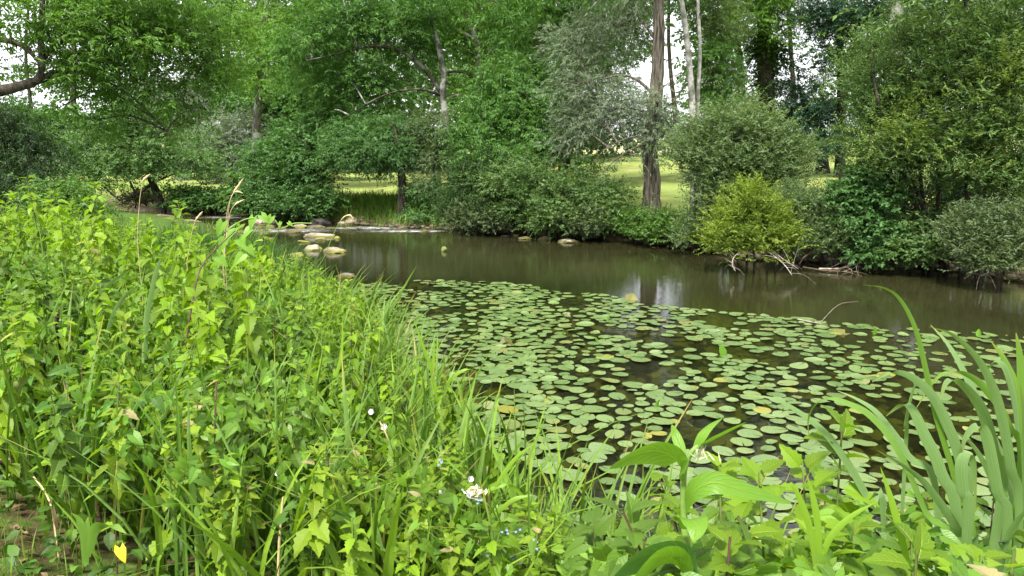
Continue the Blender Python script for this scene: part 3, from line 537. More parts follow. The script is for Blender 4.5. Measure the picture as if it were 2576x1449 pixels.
shrub('sallow_bush', 'bright yellow-green sallow bending over the water, brightest bush on the far bank', [(1880, 650, 15.9, 1850, 540), (1900, 652, 15.8, 1890, 500), (1930, 655, 15.7, 1940, 540), (1860, 650, 15.9, 1820, 560), (1950, 655, 15.7, 1980, 590)],
     [(1885, 490, 16, 30, 26), (1890, 535, 15.8, 54, 32), (1840, 570, 15.7, 38, 26), (1932, 560, 15.7, 40, 30), (1890, 595, 15.5, 66, 26), (1820, 600, 15.5, 30, 18), (1952, 600, 15.5, 28, 24), (1900, 628, 15.3, 50, 12, .8), (1850, 622, 15.3, 36, 10, .8)], 2600, 'sallow', L_yellow, size=.85, rc=.23, r=.025)
shrub('sallow_bush', 'dull grey-green bush just right of the yellow bush', [(2030, 660, 16.5, 2030, 540), (2070, 662, 16.4, 2080, 530), (2110, 662, 16.3, 2120, 560)],
     [(2030, 530, 16.8, 60, 44), (2095, 540, 16.5, 60, 48), (2040, 590, 16.3, 66, 36), (2105, 605, 16.1, 60, 34), (1995, 560, 16.6, 40, 40), (1985, 500, 17, 50, 30, .8), (2130, 500, 16.6, 40, 40, .8)], 4200, 'sallow', L_sallow, size=.85, rc=.2)
shrub('bramble_bush', 'deep green upright bush in front of the big sallows', [(2170, 665, 16, 2170, 470), (2200, 668, 15.8, 2210, 500), (2150, 665, 16.1, 2150, 520)],
     [(2180, 440, 16.2, 50, 40), (2200, 500, 16, 55, 42), (2160, 560, 15.9, 45, 42), (2215, 590, 15.7, 50, 38), (2150, 500, 16.1, 35, 36), (2190, 640, 15.5, 45, 16)], 3000, 'maple', L_mid, size=.62, rc=.2)
shrub('bramble_bush', 'light-catching leafy gap bush under the right-hand sallows', [(2290, 672, 15.6, 2290, 560), (2330, 675, 15.4, 2340, 570)],
     [(2285, 570, 15.8, 45, 34), (2330, 600, 15.4, 45, 28), (2280, 630, 15.2, 50, 20), (2360, 560, 15.8, 35, 28)], 1700, 'maple', L_olive, size=.62, rc=.2)
shrub('sallow_tree', 'huge olive-green sallow filling the right side of the far bank', [(2330, 670, 16, 2300, 300), (2370, 675, 15.8, 2360, 280), (2420, 680, 15.5, 2430, 260), (2470, 685, 15.2, 2500, 300), (2510, 690, 15, 2540, 330), (2390, 675, 15.7, 2250, 330), (2350, 672, 15.9, 2210, 260)],
     [(2220, 340, 16.5, 90, 60), (2310, 260, 16.2, 95, 65), (2190, 210, 17, 65, 48, .8), (2400, 180, 15.8, 95, 65), (2490, 310, 15, 85, 65), (2400, 340, 15.3, 95, 55), (2300, 390, 15.6, 90, 40), (2470, 110, 15.8, 85, 60), (2320, 110, 16.5, 80, 60, .8), (2550, 430, 14.6, 50, 60), (2250, 270, 16.6, 65, 45), (2430, 420, 15, 90, 34), (2540, 210, 15, 60, 70), (2220, 420, 16, 45, 28), (2360, 460, 15.3, 60, 20, .7), (2200, 120, 17.5, 50, 40, .6)],
     9500, 'sallow', L_olive, size=1.0, rc=.26, r=.06, twig=.018, cat='tree', top=[(2420, -60, 15.5, 230, 80), (2640, 200, 15, 120, 200)], ncoarse=600,
     extra=([(2245, 300, 15.4, 50, 26), (2290, 330, 15.2, 45, 20, .8), (2220, 350, 15.4, 36, 20), (2530, 180, 14.6, 55, 30), (2480, 230, 14.7, 36, 26, .7), (2550, 270, 14.4, 40, 26), (2560, 370, 14.2, 30, 30, .7), (2380, 400, 15, 60, 24, .4), (2440, 250, 15, 60, 40, .6), (2350, 330, 15.2, 60, 40, .6), (2300, 230, 15.8, 60, 40, .6)], 650, L_tip))
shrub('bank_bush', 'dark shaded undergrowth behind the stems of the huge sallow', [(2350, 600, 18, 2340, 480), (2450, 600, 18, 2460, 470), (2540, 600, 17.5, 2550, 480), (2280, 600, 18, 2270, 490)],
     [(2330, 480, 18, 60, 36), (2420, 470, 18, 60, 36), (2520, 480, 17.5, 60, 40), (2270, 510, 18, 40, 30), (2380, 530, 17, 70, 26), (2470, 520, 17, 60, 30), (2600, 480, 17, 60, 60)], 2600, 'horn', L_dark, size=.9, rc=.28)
shrub('sallow_bush', 'pale drooping sallow leaning down to the water at the lower right of the far bank', [(2440, 690, 14.2, 2420, 560), (2480, 695, 14, 2480, 560), (2520, 700, 13.8, 2530, 590), (2460, 690, 14.1, 2400, 590)],
     [(2450, 560, 14.2, 50, 26), (2420, 590, 14, 36, 24), (2510, 590, 13.8, 50, 30), (2470, 625, 13.7, 42, 20), (2550, 620, 13.5, 40, 28), (2500, 660, 13.4, 42, 16), (2560, 550, 13.8, 35, 26), (2440, 655, 13.6, 28, 12, .7)], 2600, 'sallow', L_sallow_tip, size=.88, rc=.17, r=.022)
# --- the far wood that closes the view: reads as one mass
rng = np.random.default_rng(7); mw = MB(); WB = []
def row(us, v, d, ru, rv, wgt=1.0):
    for u in us: WB.append(blob(u + rng.uniform(-25, 25), v + rng.uniform(-15, 15), d + rng.uniform(-6, 6), ru * rng.uniform(.8, 1.2), rv * rng.uniform(.8, 1.2), wgt))
row(range(-700, 1640, 110), 415, 68, 75, 42); row(range(1850, 3300, 110), 405, 66, 75, 35); row([1540, 1600, 1660, 1780], 405, 62, 50, 30)
row(range(860, 1560, 80), 250, 58, 65, 55); row(range(880, 1560, 85), 140, 58, 65, 60); row([1500, 1570, 1640, 1710], 345, 62, 55, 35); row([1500, 1570, 1760, 1800], 120, 66, 40, 45, .8); row([1780, 1820], 240, 66, 40, 50, .8); row(range(560, 900, 70), 40, 66, 60, 60); row(range(880, 1560, 85), 40, 66, 60, 55); row([1830, 2040, 2120, 2200], 110, 66, 45, 40, .5); row([1840, 2090, 2150], 250, 66, 40, 50, .7); row(range(140, 800, 90), 380, 60, 65, 40); row([140, 240, 340, 450, 540, 660, 760, 860, 960, 1060, 1160, 1260, 1360, 1460], 320, 64, 70, 50)
row([1700, 1790, 2170, 2270, 2370, 2480, 2600, 2720], 320, 64, 55, 45); row([1970, 2040], 350, 70, 60, 22)
row([160, 260, 360, 460, 545, 680, 780, 880, 980, 1080, 1180, 1280, 1380, 1480], 210, 62, 68, 55)
row([1800, 2200, 2300, 2400, 2520, 2640], 210, 62, 55, 55)
row([190, 300, 420, 520, 690, 800, 910, 1020, 1130, 1240, 1350, 1460, 1560], 90, 62, 75, 60)
row([1790, 2190, 2300, 2420, 2540, 2660], 90, 62, 65, 60)
row(range(150, 2700, 130), -20, 62, 85, 55, .8); row(range(-700, 3300, 170), -170, 62, 110, 80, .7); row(range(-700, 3300, 190), -330, 62, 130, 80, .5)
row(range(-700, 0, 120), 200, 62, 80, 60); row(range(-700, 0, 120), 60, 62, 80, 60); row(range(2700, 3300, 120), 200, 62, 80, 80); row(range(2700, 3300, 120), 40, 62, 80, 80)
crown(mw, WB, 40000, 'maple', rng, 2.6, 1.3)
rng = np.random.default_rng(8)
for u in list(range(-100, 1500, 95)) + [1690, 1800, 1990, 2150, 2260, 2380, 2500]:
    u += rng.uniform(-25, 25); d = 60 + rng.uniform(-4, 6); r = rng.uniform(.12, .3)
    p = np.array([foot(u, 450, d), at(u + 4, 300, d), at(u + rng.uniform(-20, 20), 100, d), at(u + rng.uniform(-40, 40), -200, d)])
    s = smoothpath(p, 4); tube(mw, s, np.linspace(r * 1.2, r * .4, len(s)), 7, mi=1)
tag(mw.build('far_wood', [L_far, B_dark]), 'far mixed wood of many trees merging behind the meadow', 'wood', kind='stuff')
# ------------------------------------------------------------------ rocks, driftwood
def rock_mat(name, a, b, moss=None, mz=.05):
    a = tuple(c * .72 for c in a); b = tuple(c * .72 for c in b); moss = moss and tuple(c * .6 for c in moss)
    t = NT(name); o = t.coord('Object'); n = t.noise(5, 6, o, .65); n2 = t.noise(18, 4, o)
    col = t.mix(t.ramp(n, .35, .65), a, b)
    col = t.mix(t.math('MULTIPLY', t.ramp(n2, .55, .75), .5), col, (.05, .042, .03))
    z = t.n('ShaderNodeSeparateXYZ'); t.set(z.inputs[0], o)
    wet = t.ramp(t.math('ADD', z.outputs[2], t.math('MULTIPLY', n, .06)), .045, .085, 1, 0)
    col = t.mix(t.math('MULTIPLY', wet, .8), col, (.035, .03, .018))
    if moss:
        mk = t.math('MULTIPLY', t.ramp(t.noise(4, 4, o), .4, .55), t.ramp(z.outputs[2], mz, mz * 2.2, 1, 0))
        col = t.mix(mk, col, moss)
    return t.done(t.bsdf(col, .85, .3, t.bump(t.math('ADD', n, n2), .6, .02)))
R_pale = rock_mat('rock_pale_limestone', (.22, .18, .13), (.46, .40, .33), (.20, .20, .035), .028)
R_tan = rock_mat('rock_tan', (.20, .16, .11), (.40, .33, .25), (.20, .21, .035), .04)
R_moss = rock_mat('rock_mossy', (.18, .17, .06), (.36, .33, .13), (.24, .25, .04), .07)
R_dark = rock_mat('rock_dark', (.035, .032, .028), (.11, .10, .09))
R_wet = rock_mat('rock_brown_wet', (.07, .055, .04), (.22, .17, .12), (.12, .12, .03), .04)
import bmesh
def rock_mesh(sx, sy, sz, seed, cuts=5, sub=4):
    rg = random.Random(seed); bm = bmesh.new(); bmesh.ops.create_icosphere(bm, subdivisions=sub, radius=1)
    off = Vector((rg.uniform(-50, 50), rg.uniform(-50, 50), rg.uniform(-50, 50)))
    planes = []
    for _ in range(cuts):
        n = Vector((rg.gauss(0, 1), rg.gauss(0, 1), rg.gauss(.3, .7))).normalized(); planes.append((n, rg.uniform(.55, .85)))
    for v in bm.verts:
        p = v.co.copy()
        p *= 1 + .35 * mnoise.noise(p * 1.1 + off) + .12 * mnoise.noise(p * 3 + off)
        for n, k in planes:
            e = p.dot(n) - k
            if e > 0: p -= n * e * .9
        p *= 1 + .07 * mnoise.noise(p * 6 + off) + .03 * mnoise.noise(p * 15 + off)
        v.co = Vector((p.x * sx, p.y * sy, p.z * sz))
    me = bpy.data.meshes.new('rock'); bm.to_mesh(me); bm.free()
    for f in me.polygons: f.use_smooth = sub > 3 and False
    return me
RN = [0]
def rock(u0, u1, vtop, vbase, mat, label, dz=0.0, cuts=5, name='rock', group=None, dep=.7, rz=None):
    # source-pixel box of the part above the water: left, right, top, waterline
    k = 2576 / 4032; u0 *= k; u1 *= k; vtop *= k; vbase *= k; RN[0] += 1
    um = (u0 + u1) / 2; c = on(um, vbase, dz); d = c[1]
    w_ = (u1 - u0) * d / 1932 / 2; h_ = max(.03, (vbase - vtop) * d / 1932) * .8
    dep_ = w_ * dep
    me = rock_mesh(w_ * 1.12, dep_ * 1.1, h_ * 1.15, 40 + RN[0], cuts)
    zs = [v.co.z for v in me.vertices]; sc = (h_ + .0) / max(zs)
    for v in me.vertices: v.co.z *= sc if v.co.z > 0 else min(1.0, .3 / (h_ + .01))
    o = link(bpy.data.objects.new(name, me)); me.materials.append(mat)
    o.location = (c[0], c[1] + dep_ * .6, dz); o.rotation_euler = (0, 0, random.Random(RN[0]).uniform(-.35, .35) if rz is None else rz)
    return tag(o, label, 'rock', group)
rock(978, 1078, 856, 884, R_pale, 'big pale wedge-shaped rock at the left end of the rapids')
rock(1207, 1287, 852, 888, R_dark, 'dark grey humped boulder standing highest in the rapids', cuts=3)
rock(1190, 1312, 914, 934, R_pale, 'long flat pale slab of rock in mid-stream', cuts=7, dep=.4)
rock(1172, 1218, 944, 955, R_moss, 'small yellow-mossed flat rock just below the long slab')
rock(1196, 1248, 957, 987, R_pale, 'upright pale rock with a mossy left shoulder', cuts=6)
rock(1247, 1272, 969, 982, R_moss, 'little yellow mossy stone tucked between two pale rocks')
rock(1268, 1352, 968, 995, R_tan, 'rough brown-and-pale rock, rightmost of the mid-stream cluster')
rock(1124, 1192, 989, 1011, R_moss, 'olive mossy triangular rock nearest the reeds')
rock(1315, 1398, 1070, 1092, R_pale, 'whitish flat rock at the upper left edge of the lily pads', cuts=4)
rock(1118, 1182, 900, 917, R_wet, 'low rounded brown rock breaking the riffle')
rock(1000, 1056, 910, 926, R_wet, 'brown broken rock behind the reed tips')
rock(905, 978, 900, 926, R_wet, 'wide brown rubble rock at the left of the riffle', cuts=7)
rock(1012, 1078, 974, 1000, R_moss, 'pale mossy rock half hidden behind the reeds')
rock(999, 1038, 933, 947, R_wet, 'small pale brown stone above the mossy reed-side rock')
rock(1050, 1076, 934, 943, R_moss, 'tiny yellow-green stone in the still water by the reeds')
rock(1308, 1340, 928, 940, R_moss, 'mossy knob at the right tip of the long flat slab')
rock(1238, 1284, 934, 946, R_tan, 'low tan stone touching the front of the long slab')
rock(1156, 1208, 879, 896, R_tan, 'flat tan stone left of the dark boulder')
rock(1200, 1290, 884, 899, R_wet, 'mossy rubble stone at the foot of the dark boulder')
rock(1278, 1320, 893, 903, R_wet, 'low wet stone right of the dark boulder in the riffle')
rock(1078, 1128, 894, 903, R_wet, 'low wet stone between the pale wedge and the boulder')
rock(1046, 1078, 882, 902, R_wet, 'rough brown stone under the pale wedge rock')
rock(1346, 1408, 846, 882, R_tan, 'pinkish tan bank rock under the tall bright grass', dz=.02)
rock(1330, 1372, 868, 884, R_pale, 'flat pale stone lying in front of the tan bank rock')
rock(1466, 1512, 862, 886, R_wet, 'dark brown stone at the bank right of the riffle')
rock(1560, 1602, 888, 902, R_wet, 'small grey stone standing at the riffle edge')
rock(1640, 1668, 870, 890, R_wet, 'upright brown stone against the far bank under the dark trunk')
rock(1676, 1728, 882, 900, R_tan, 'flat tan stone at the far bank near the dark trunk')
rock(1652, 1690, 903, 911, R_wet, 'thin low stone just awash near the far bank')
rock(2042, 2098, 930, 942, R_tan, 'leftmost of the three flat stones below the rock wall', cuts=7)
rock(2110, 2184, 926, 946, R_wet, 'flat-topped grey stone, middle of the three below the rock wall', cuts=7)
rock(2200, 2276, 938, 956, R_pale, 'smooth pale domed stone, rightmost of the three below the rock wall', cuts=2)
rock(2018, 2042, 922, 930, R_pale, 'small pale lump beside the leftmost flat stone')
rock(1968, 2012, 924, 932, R_dark, 'dark stone just breaking the water left of the flat stones')
rock(3498, 3542, 1008, 1026, R_wet, 'grey stone at the foot of the big sallows', dz=.01)
rock(3586, 3616, 1012, 1028, R_wet, 'smaller grey stone right of the first sallow stone', dz=.01)
rock(2758, 2796, 970, 984, R_wet, 'brown stone at the water left of the yellow bush')
rock(680, 790, 862, 884, R_tan, 'broad pale rock at the foot of the leaning hornbeam', cuts=7)
rock(520, 640, 808, 838, R_tan, 'pale ledge stone under the straw-coloured weeds', dz=.03)
rock(600, 690, 838, 862, R_wet, 'dark brown ledge stone below the leaning hornbeam', dz=.0)
rock(480, 560, 860, 874, R_pale, 'flat pale stone awash beyond the left bank plants')
rock(900, 950, 838, 852, R_wet, 'brown stone at the head of the white riffle')
# the rock wall under the largest bush: each stone on its own
wl = ['squared dark stone of the rock wall, at its left end', 'second stone of the rock wall from the left, low and wide', 'tall stone of the rock wall behind the flat stones', 'blocky stone of the rock wall above the middle flat stone', 'long low stone of the rock wall above the pale domed stone',
      'right end stone of the rock wall under the drooping fringe', 'upper left stone of the rock wall beneath the leaves', 'upper middle stone of the rock wall beneath the leaves', 'upper right stone of the rock wall beneath the leaves', 'dark wall stone between the fringe and the nettle patch', 'last dark wall stone before the nettle patch']
for i, (a, b, c_, e, dz) in enumerate(((1960, 1992, 890, 914, .03), (1992, 2040, 896, 918, .03), (2032, 2070, 884, 916, .05), (2068, 2120, 892, 922, .03), (2118, 2190, 900, 926, .03), (2190, 2250, 905, 928, .03), (1975, 2020, 872, 894, .26), (2030, 2060, 866, 888, .3), (2070, 2130, 874, 896, .26), (2290, 2370, 920, 938, .02), (2380, 2470, 926, 944, .02))):
    rock(a, b, c_, e, R_wet if i % 3 else R_dark, wl[i], dz, cuts=9, group='stones of the rock wall under the largest bush', dep=.8)
# pebbly shingle at the far waterline: nobody could count it
mp = MB(); rng = np.random.default_rng(21)
_t = MB(); tube(_t, [(0, 0, -.5), (.05, 0, -.35), (0, .05, 0), (0, 0, .35), (0, 0, .48)], [.05, .75, 1, .7, .05], 7, .1); tv, tq, tuv = _t.v[0], _t.q[0], _t.uv[0]
seg = FAR[5:-3]; n = 1500; k = rng.integers(0, len(seg) - 1, n); f = rng.random((n, 1)); P2 = seg[k] * (1 - f) + seg[k + 1] * f + rng.normal(size=(n, 2)) * .22
z = height(P2)[0]; keep = (z > -.12) & (z < .4); P2 = P2[keep]; z = z[keep]; n = len(z)
a = rng.random(n) * 6.28; s_ = .03 + .11 * rng.random(n) ** 3
M = np.zeros((n, 3, 3)); M[:, 0, 0] = np.cos(a) * s_; M[:, 1, 0] = np.sin(a) * s_; M[:, 0, 1] = -np.sin(a) * s_; M[:, 1, 1] = np.cos(a) * s_; M[:, 2, 2] = s_
place(mp, tv, tq, tuv, M, np.column_stack([P2, z]))
tag(mp.build('shingle', R_wet), 'dark wet pebbles and broken stone along the far waterline', 'shingle', kind='stuff')

# driftwood and dead branches
W_grey = plain('dead_wood_grey', (.26, .23, .19), .9, .2, .4, 14)
W_brown = plain('dead_wood_brown', (.10, .075, .05), .9, .2, .4, 14)
def branch(name, label, pts, mat, twigs=4, group=None, seed=1, cat='branch'):
    rg = np.random.default_rng(seed); p, rr = path3(pts); m = MB(); tube(m, p, rr, 7, .1, seed=seed)
    for i in range(twigs):
        k = rg.integers(len(p) // 4, len(p) - 1); L = rg.uniform(.2, .6)
        tip = p[k] + norm(rg.normal(size=3) * np.array([1, .8, .5]) + np.array([0, 0, -.1])) * L
        bough(m, p[k], tip, rr[k] * .6, rr[k] * .2, rg, .15, 5)
    o = m.build(name, mat, None, True, p[0]); o.location = tuple(p[0]); return tag(o, label, cat, group)
branch('dead_branch', 'bare grey branch dipping into the water under the left of the yellow bush', [(1870, 630, 15.4, 0.0132), (1848, 645, 15.1, 0.0108), (1842, 665, 14.9, 0.0084), (1850, 682, 14.8, 0.0048)], W_grey, 5, seed=3)
branch('dead_branch', 'pale forked branch reaching down into the water right of the yellow bush', [(1930, 632, 15.3, 0.0144), (1955, 650, 15.0, 0.0120), (1975, 668, 14.6, 0.0090), (1992, 692, 14.2, 0.0042)], W_grey, 6, seed=4)
branch('dead_branch', 'thin grey branch beside the pale forked one, touching the water', [(1940, 628, 15.4, 0.0096), (1975, 655, 15, 0.0072), (2008, 676, 14.8, 0.0036)], W_grey, 4, seed=5)
branch('dead_branch', 'bent brown branch rising from the bank behind the forked grey branch', [(2010, 665, 15.9, 0.0180), (2025, 645, 15.9, 0.0150), (2050, 632, 16, 0.0108), (2080, 628, 16, 0.0048)], W_brown, 4, seed=6)
branch('fallen_branch', 'dead fallen branch lying half in the water right of the yellow bush, one twig raised', [(2060, 676, 15.7, 0.0180), (2110, 676, 15.6, 0.0168), (2140, 668, 15.6, 0.0132), (2170, 660, 15.6, 0.0090), (2190, 650, 15.6, 0.0036)], W_grey, 9, seed=7)
branch('fallen_branch', 'tangle of dark dead twigs lying on the water at the bank', [(2020, 672, 15.9, 0.0180), (2070, 680, 15.5, 0.0156), (2130, 684, 15.2, 0.0120), (2160, 682, 15.2, 0.0048)], W_brown, 12, seed=8)
branch('fallen_branch', 'long dark root-like log along the bank under the big sallows', [(2090, 660, 16.4, 0.0420), (2160, 662, 16.1, 0.0420), (2230, 668, 15.8, 0.0360), (2290, 672, 15.6, 0.0180)], W_brown, 5, seed=9)
branch('dead_branch', 'grey twig dangling at the water under the pale drooping sallow', [(2480, 660, 13.9, 0.0120), (2500, 680, 13.7, 0.0090), (2475, 690, 13.5, 0.0048), (2462, 696, 13.4, 0.0024)], W_grey, 6, seed=10)
branch('dead_branch', 'pale slanting stick on the bank right of the nettle patch', [(1722, 600, 18.8, 0.0132), (1712, 580, 18.8, 0.0108), (1732, 550, 18.9, 0.0072)], W_grey, 1, seed=11)
branch('dead_branch', 'thin dead stick lying on the far bank under the nettle patch', [(1640, 622, 19.6, 0.0120), (1680, 628, 19.4, 0.0096), (1720, 618, 19.2, 0.0036)], W_brown, 2, seed=12)
branch('floating_stick', 'grey stick floating among the far lily pads', [(2006, 803, 9.6, 0.0072), (2030, 808, 9.45, 0.0084), (2070, 815, 9.25, 0.0036)], W_grey, 1, seed=13)
gb = on(1118, 632); bm_ = rock_mesh(.075, .07, .07, 77, 1, 3); bm_.materials.append(plain('weed_green', (.10, .125, .03))); o = link(bpy.data.objects.new('floating_clump', bm_)); o.location = (gb[0], gb[1], .04)
tag(o, 'single yellow-green clump of weed poking out of the open water', 'weed clump')
# ------------------------------------------------------------------ water lilies
def pad_mat(name, a, b, rim):
    a = tuple(c * .62 for c in a); b = tuple(c * .62 for c in b); rim = tuple(c * .62 for c in rim)
    t = NT(name); uv = t.n('ShaderNodeSeparateXYZ'); t.set(uv.inputs[0], t.coord('UV'))
    rnd = t.n('ShaderNodeNewGeometry').outputs['Random Per Island']; oi = t.n('ShaderNodeObjectInfo').outputs['Random']
    r = t.math('FRACT', t.math('ADD', rnd, oi)); n = t.noise(9, 5, t.coord('Object'), .7)
    col = t.mix(t.math('ADD', t.math('MULTIPLY', r, .7), t.math('MULTIPLY', t.ramp(n, .35, .65), .3)), a, b)
    rays = t.math('SINE', t.math('MULTIPLY', uv.outputs[0], 26 * 6.283)); col = t.mix(t.math('MULTIPLY', t.ramp(rays, .75, 1), .22), col, (.19, .22, .10))
    col = t.mix(t.math('MULTIPLY', t.ramp(uv.outputs[1], .93, 1.0), .55), col, rim)
    col = t.mix(t.math('MULTIPLY', t.ramp(t.noise(26, 2, t.coord('Object')), .68, .72), .6), col, (.27, .28, .22))  # pale specks: sparkle of water drops painted into the pad colour
    old = t.math('MULTIPLY', t.ramp(t.math('FRACT', t.math('MULTIPLY', r, 31.7)), .86, 1.0), t.ramp(t.noise(5, 4, t.coord('Object')), .45, .6))
    col = t.mix(old, col, (.15, .12, .03))
    return t.done(t.bsdf(col, t.ramp(n, .3, .7, .2, .42), .6, t.bump(t.math('ADD', t.math('MULTIPLY', rays, .3), n), .25, .004)))
P_green = pad_mat('lily_pad_green', (.075, .15, .034), (.19, .28, .085), (.17, .20, .05))
P_yellow = pad_mat('lily_pad_yellowing', (.27, .25, .025), (.22, .27, .05), (.26, .17, .03))
def pad_template(seed, rings=(0.02, .45, .8, 1.0), ns=22, curl=0.0, notch=.15):
    rg = np.random.default_rng(seed); th = np.linspace(notch / 2, 2 * np.pi - notch / 2, ns)
    ov = rg.uniform(1.05, 1.25); ph = rg.uniform(0, 6.28); v = []; uv = []
    for r in rings:
        wob = 1 + .025 * np.sin(3 * th + ph) + .012 * rg.normal(size=ns)
        lobe = 1 + .12 * np.exp(-((np.minimum(th, 2 * np.pi - th) - .3) / .35) ** 2)
        x = r * np.cos(th) * ov * wob * lobe - .15 * r; y = r * np.sin(th) * wob
        z = .018 * r * r * np.sin(2 * th + ph) + .012 * r ** 3 * np.sin(7 * th + ph * 2) + curl * r * r * np.maximum(0, np.cos(th - ph)) ** 2
        v += list(zip(x, y, z)); uv += [(a / 6.283, r) for a in th]
    q = [(i * ns + j, (i + 1) * ns + j, (i + 1) * ns + j + 1, i * ns + j + 1) for i in range(len(rings) - 1) for j in range(ns - 1)]
    return np.array(v), np.array(q), np.array(uv)
PT = [pad_template(i) for i in range(6)] + [pad_template(10 + i, curl=.25) for i in range(2)]
rng = np.random.default_rng(11)
PADZONE = np.array([on(u, v)[:2] for u, v in ((820, 735), (1000, 705), (1150, 708), (1290, 712), (1400, 735), (1520, 742), (1640, 768), (1800, 782), (2000, 800), (2200, 822), (2420, 836), (2650, 850), (2700, 960), (2600, 1449), (1900, 1440), (1560, 1410), (1290, 1340), (1130, 1180), (1000, 990), (890, 850), (800, 770))])
lo, hi = PADZONE.min(0), PADZONE.max(0); pads = []; cell = {}
rightx = lambda p: p[0] / p[1]         # how far to the right of the line of sight
for _ in range(46000):
    p = lo + (hi - lo) * rng.random(2)
    if not in_poly([p], PADZONE)[0] or not in_poly([p], RIVER)[0]: continue
    k = rightx(p); dens = 1.0 if k < .14 else max(.13, 1 - (k - .14) * 2.3)
    if p[1] < 5.6 and k > .2: dens = max(dens, .55)
    cl = .5 + .5 * math.sin(p[0] * 2.1 + 1.7 * math.sin(p[1] * 1.3)) * math.cos(p[1] * 1.7 + p[0])
    if cl < .10 + .14 * rng.random() or rng.random() > dens * (.3 + .7 * cl): continue
    r = rng.choice([.05, .066, .080, .094, .115], p=[.14, .24, .30, .24, .08]) * rng.uniform(.9, 1.08)
    cx, cy_ = int(p[0] / .4), int(p[1] / .4); ok = True
    for i in (-1, 0, 1):
        for j in (-1, 0, 1):
            for (q, rq) in cell.get((cx + i, cy_ + j), ()):
                if np.hypot(*(p - q)) < (r + rq) * (.80 + .42 * ((cx * 7 + cy_ * 3) % 3) / 2): ok = False
    if ok: cell.setdefault((cx, cy_), []).append((p, r)); pads.append((p[0], p[1], r))
    if len(pads) > 1900: break
pads = np.array(pads); order = np.argsort(-(pads[:, 2] / pads[:, 1] ** 1.5)); pads = pads[order]
NIND = 285
pm = [MB().add(*PT[i]).mesh('lily_pad', P_green, True) for i in range(8)]; pmy = [MB().add(*PT[i]).mesh('lily_pad', P_yellow, True) for i in range(4)]
for i, (x, y, r) in enumerate(pads[:NIND]):
    yel = rng.random() < .028; tilt = rng.random() < .10
    o = link(bpy.data.objects.new('lily_pad', (pmy[i % 4] if yel else pm[6 + i % 2] if tilt else pm[i % 6])))
    o.location = (x, y, .008 + .010 * rng.random()); o.scale = (r, r, r); o.rotation_euler = (rng.normal() * .045, rng.normal() * .045, rng.random() * 6.28)
    zone = 'close to the near bank' if y < 5.4 else 'in the front half of the patch' if y < 6.8 else 'in the middle of the patch'
    side = 'thinner right side' if x / y > .30 else 'crowded part'
    lab = ('yellowing lily pad ' if yel else 'lily pad with raised curled edge ' if tilt else 'flat green lily pad ') + zone + ', ' + side
    tag(o, lab, 'lily pad', ('yellowing' if yel else 'curled' if tilt else 'flat green') + ' lily pads ' + zone + ', ' + side)
rest = pads[NIND:]; mr = MB()
for k in range(8):
    s_ = rest[k::8]; n = len(s_)
    if not n: continue
    a = rng.random(n) * 6.28; r = s_[:, 2]; M = np.zeros((n, 3, 3)); M[:, 0, 0] = np.cos(a) * r; M[:, 1, 0] = np.sin(a) * r; M[:, 0, 1] = -np.sin(a) * r; M[:, 1, 1] = np.cos(a) * r; M[:, 2, 2] = r
    place(mr, *PT[k], M, np.column_stack([s_[:, :2], .006 + .01 * rng.random(n)]), 1 if False else 0)
    ny = max(1, n // 45); place(mr, *PT[k], M[:ny], np.column_stack([s_[:ny, :2] + .2, np.full(ny, .004)]), 1)
tag(mr.build('lily_pads', [P_green, P_yellow], None, True), 'hundreds of small far lily pads floating toward the open water', 'lily pads', kind='stuff')
# leaves of the lilies standing out of the water, rolled or upright
L_young = leaf_mat('leaf_young_lily', (.10, .22, .02), (.17, .33, .04), rough=.35)
yl = strip(lambda t: .30 * math.sin(math.pi * min(1, t * .92 + .06)) ** .7, 8, .9, .1)
for i, (u, v, h_) in enumerate(((1050, 803, .10), (1418, 892 * .94, .09), (1818, 890, .16), (2195, 735 + 100, .12), (1530, 803, .09), (2466, 842, .12), (1500, 855, .08), (1095, 866, .11), (1655, 1022, .1), (1345, 748, .07), (1672, 1240, .19), (1040, 870, .1))):
    p = on(u, v + 6); m = MB(); a = i * 1.7
    l = np.array([[.25 * math.cos(a), .25 * math.sin(a), 1.0]]); place(m, *yl, frames(l, np.array([[math.cos(a + 1.5), math.sin(a + 1.5), .1]]), [h_]), np.array([[0, 0, .0]]))
    o = m.build('young_lily_leaf', L_young, None, True); o.location = (p[0], p[1], -.01)
    tag(o, ['narrow', 'bright', 'folded', 'slender', 'rolled', 'pointed'][i % 6] + ' young lily leaf standing out of the water ' + ['beside the reeds', 'near the middle of the patch', 'alone at the centre right', 'at the far right edge', 'among the far pads', 'by the iris', 'mid patch', 'left near the reeds', 'in mid water', 'at the far edge of the patch', 'by the comfrey', 'at the left margin'][i], 'lily leaf')
# leaves under the surface and on the bed: an uncountable litter
L_sub = leaf_mat('leaf_submerged', (.085, .09, .022), (.19, .185, .045), trans=.1, vary=.5, nscale=2)
ms = MB(); n = 14000; P2 = lo + (hi - lo) * rng.random((n, 2)); P2 = P2[in_poly(P2, PADZONE) & in_poly(P2, RIVER)]
P2 = P2[rng.random(len(P2)) < .35 + .65 * (np.sin(P2[:, 0] * 1.3 + np.sin(P2[:, 1] * .9) * 2) > -.3)]; n = len(P2)
sub = strip(lambda t: .42 * math.sin(math.pi * min(1, t * .95 + .04)) ** .6, 5, .25, .15, .12, .1)
l = np.column_stack([rng.normal(size=(n, 2)), rng.normal(size=n) * .10]); up = np.column_stack([rng.normal(size=(n, 2)) * .22, np.ones(n)])
place(ms, *sub, frames(l, up, .10 + .16 * rng.random(n)), np.column_stack([P2, -.05 - .12 * rng.random(n)]))
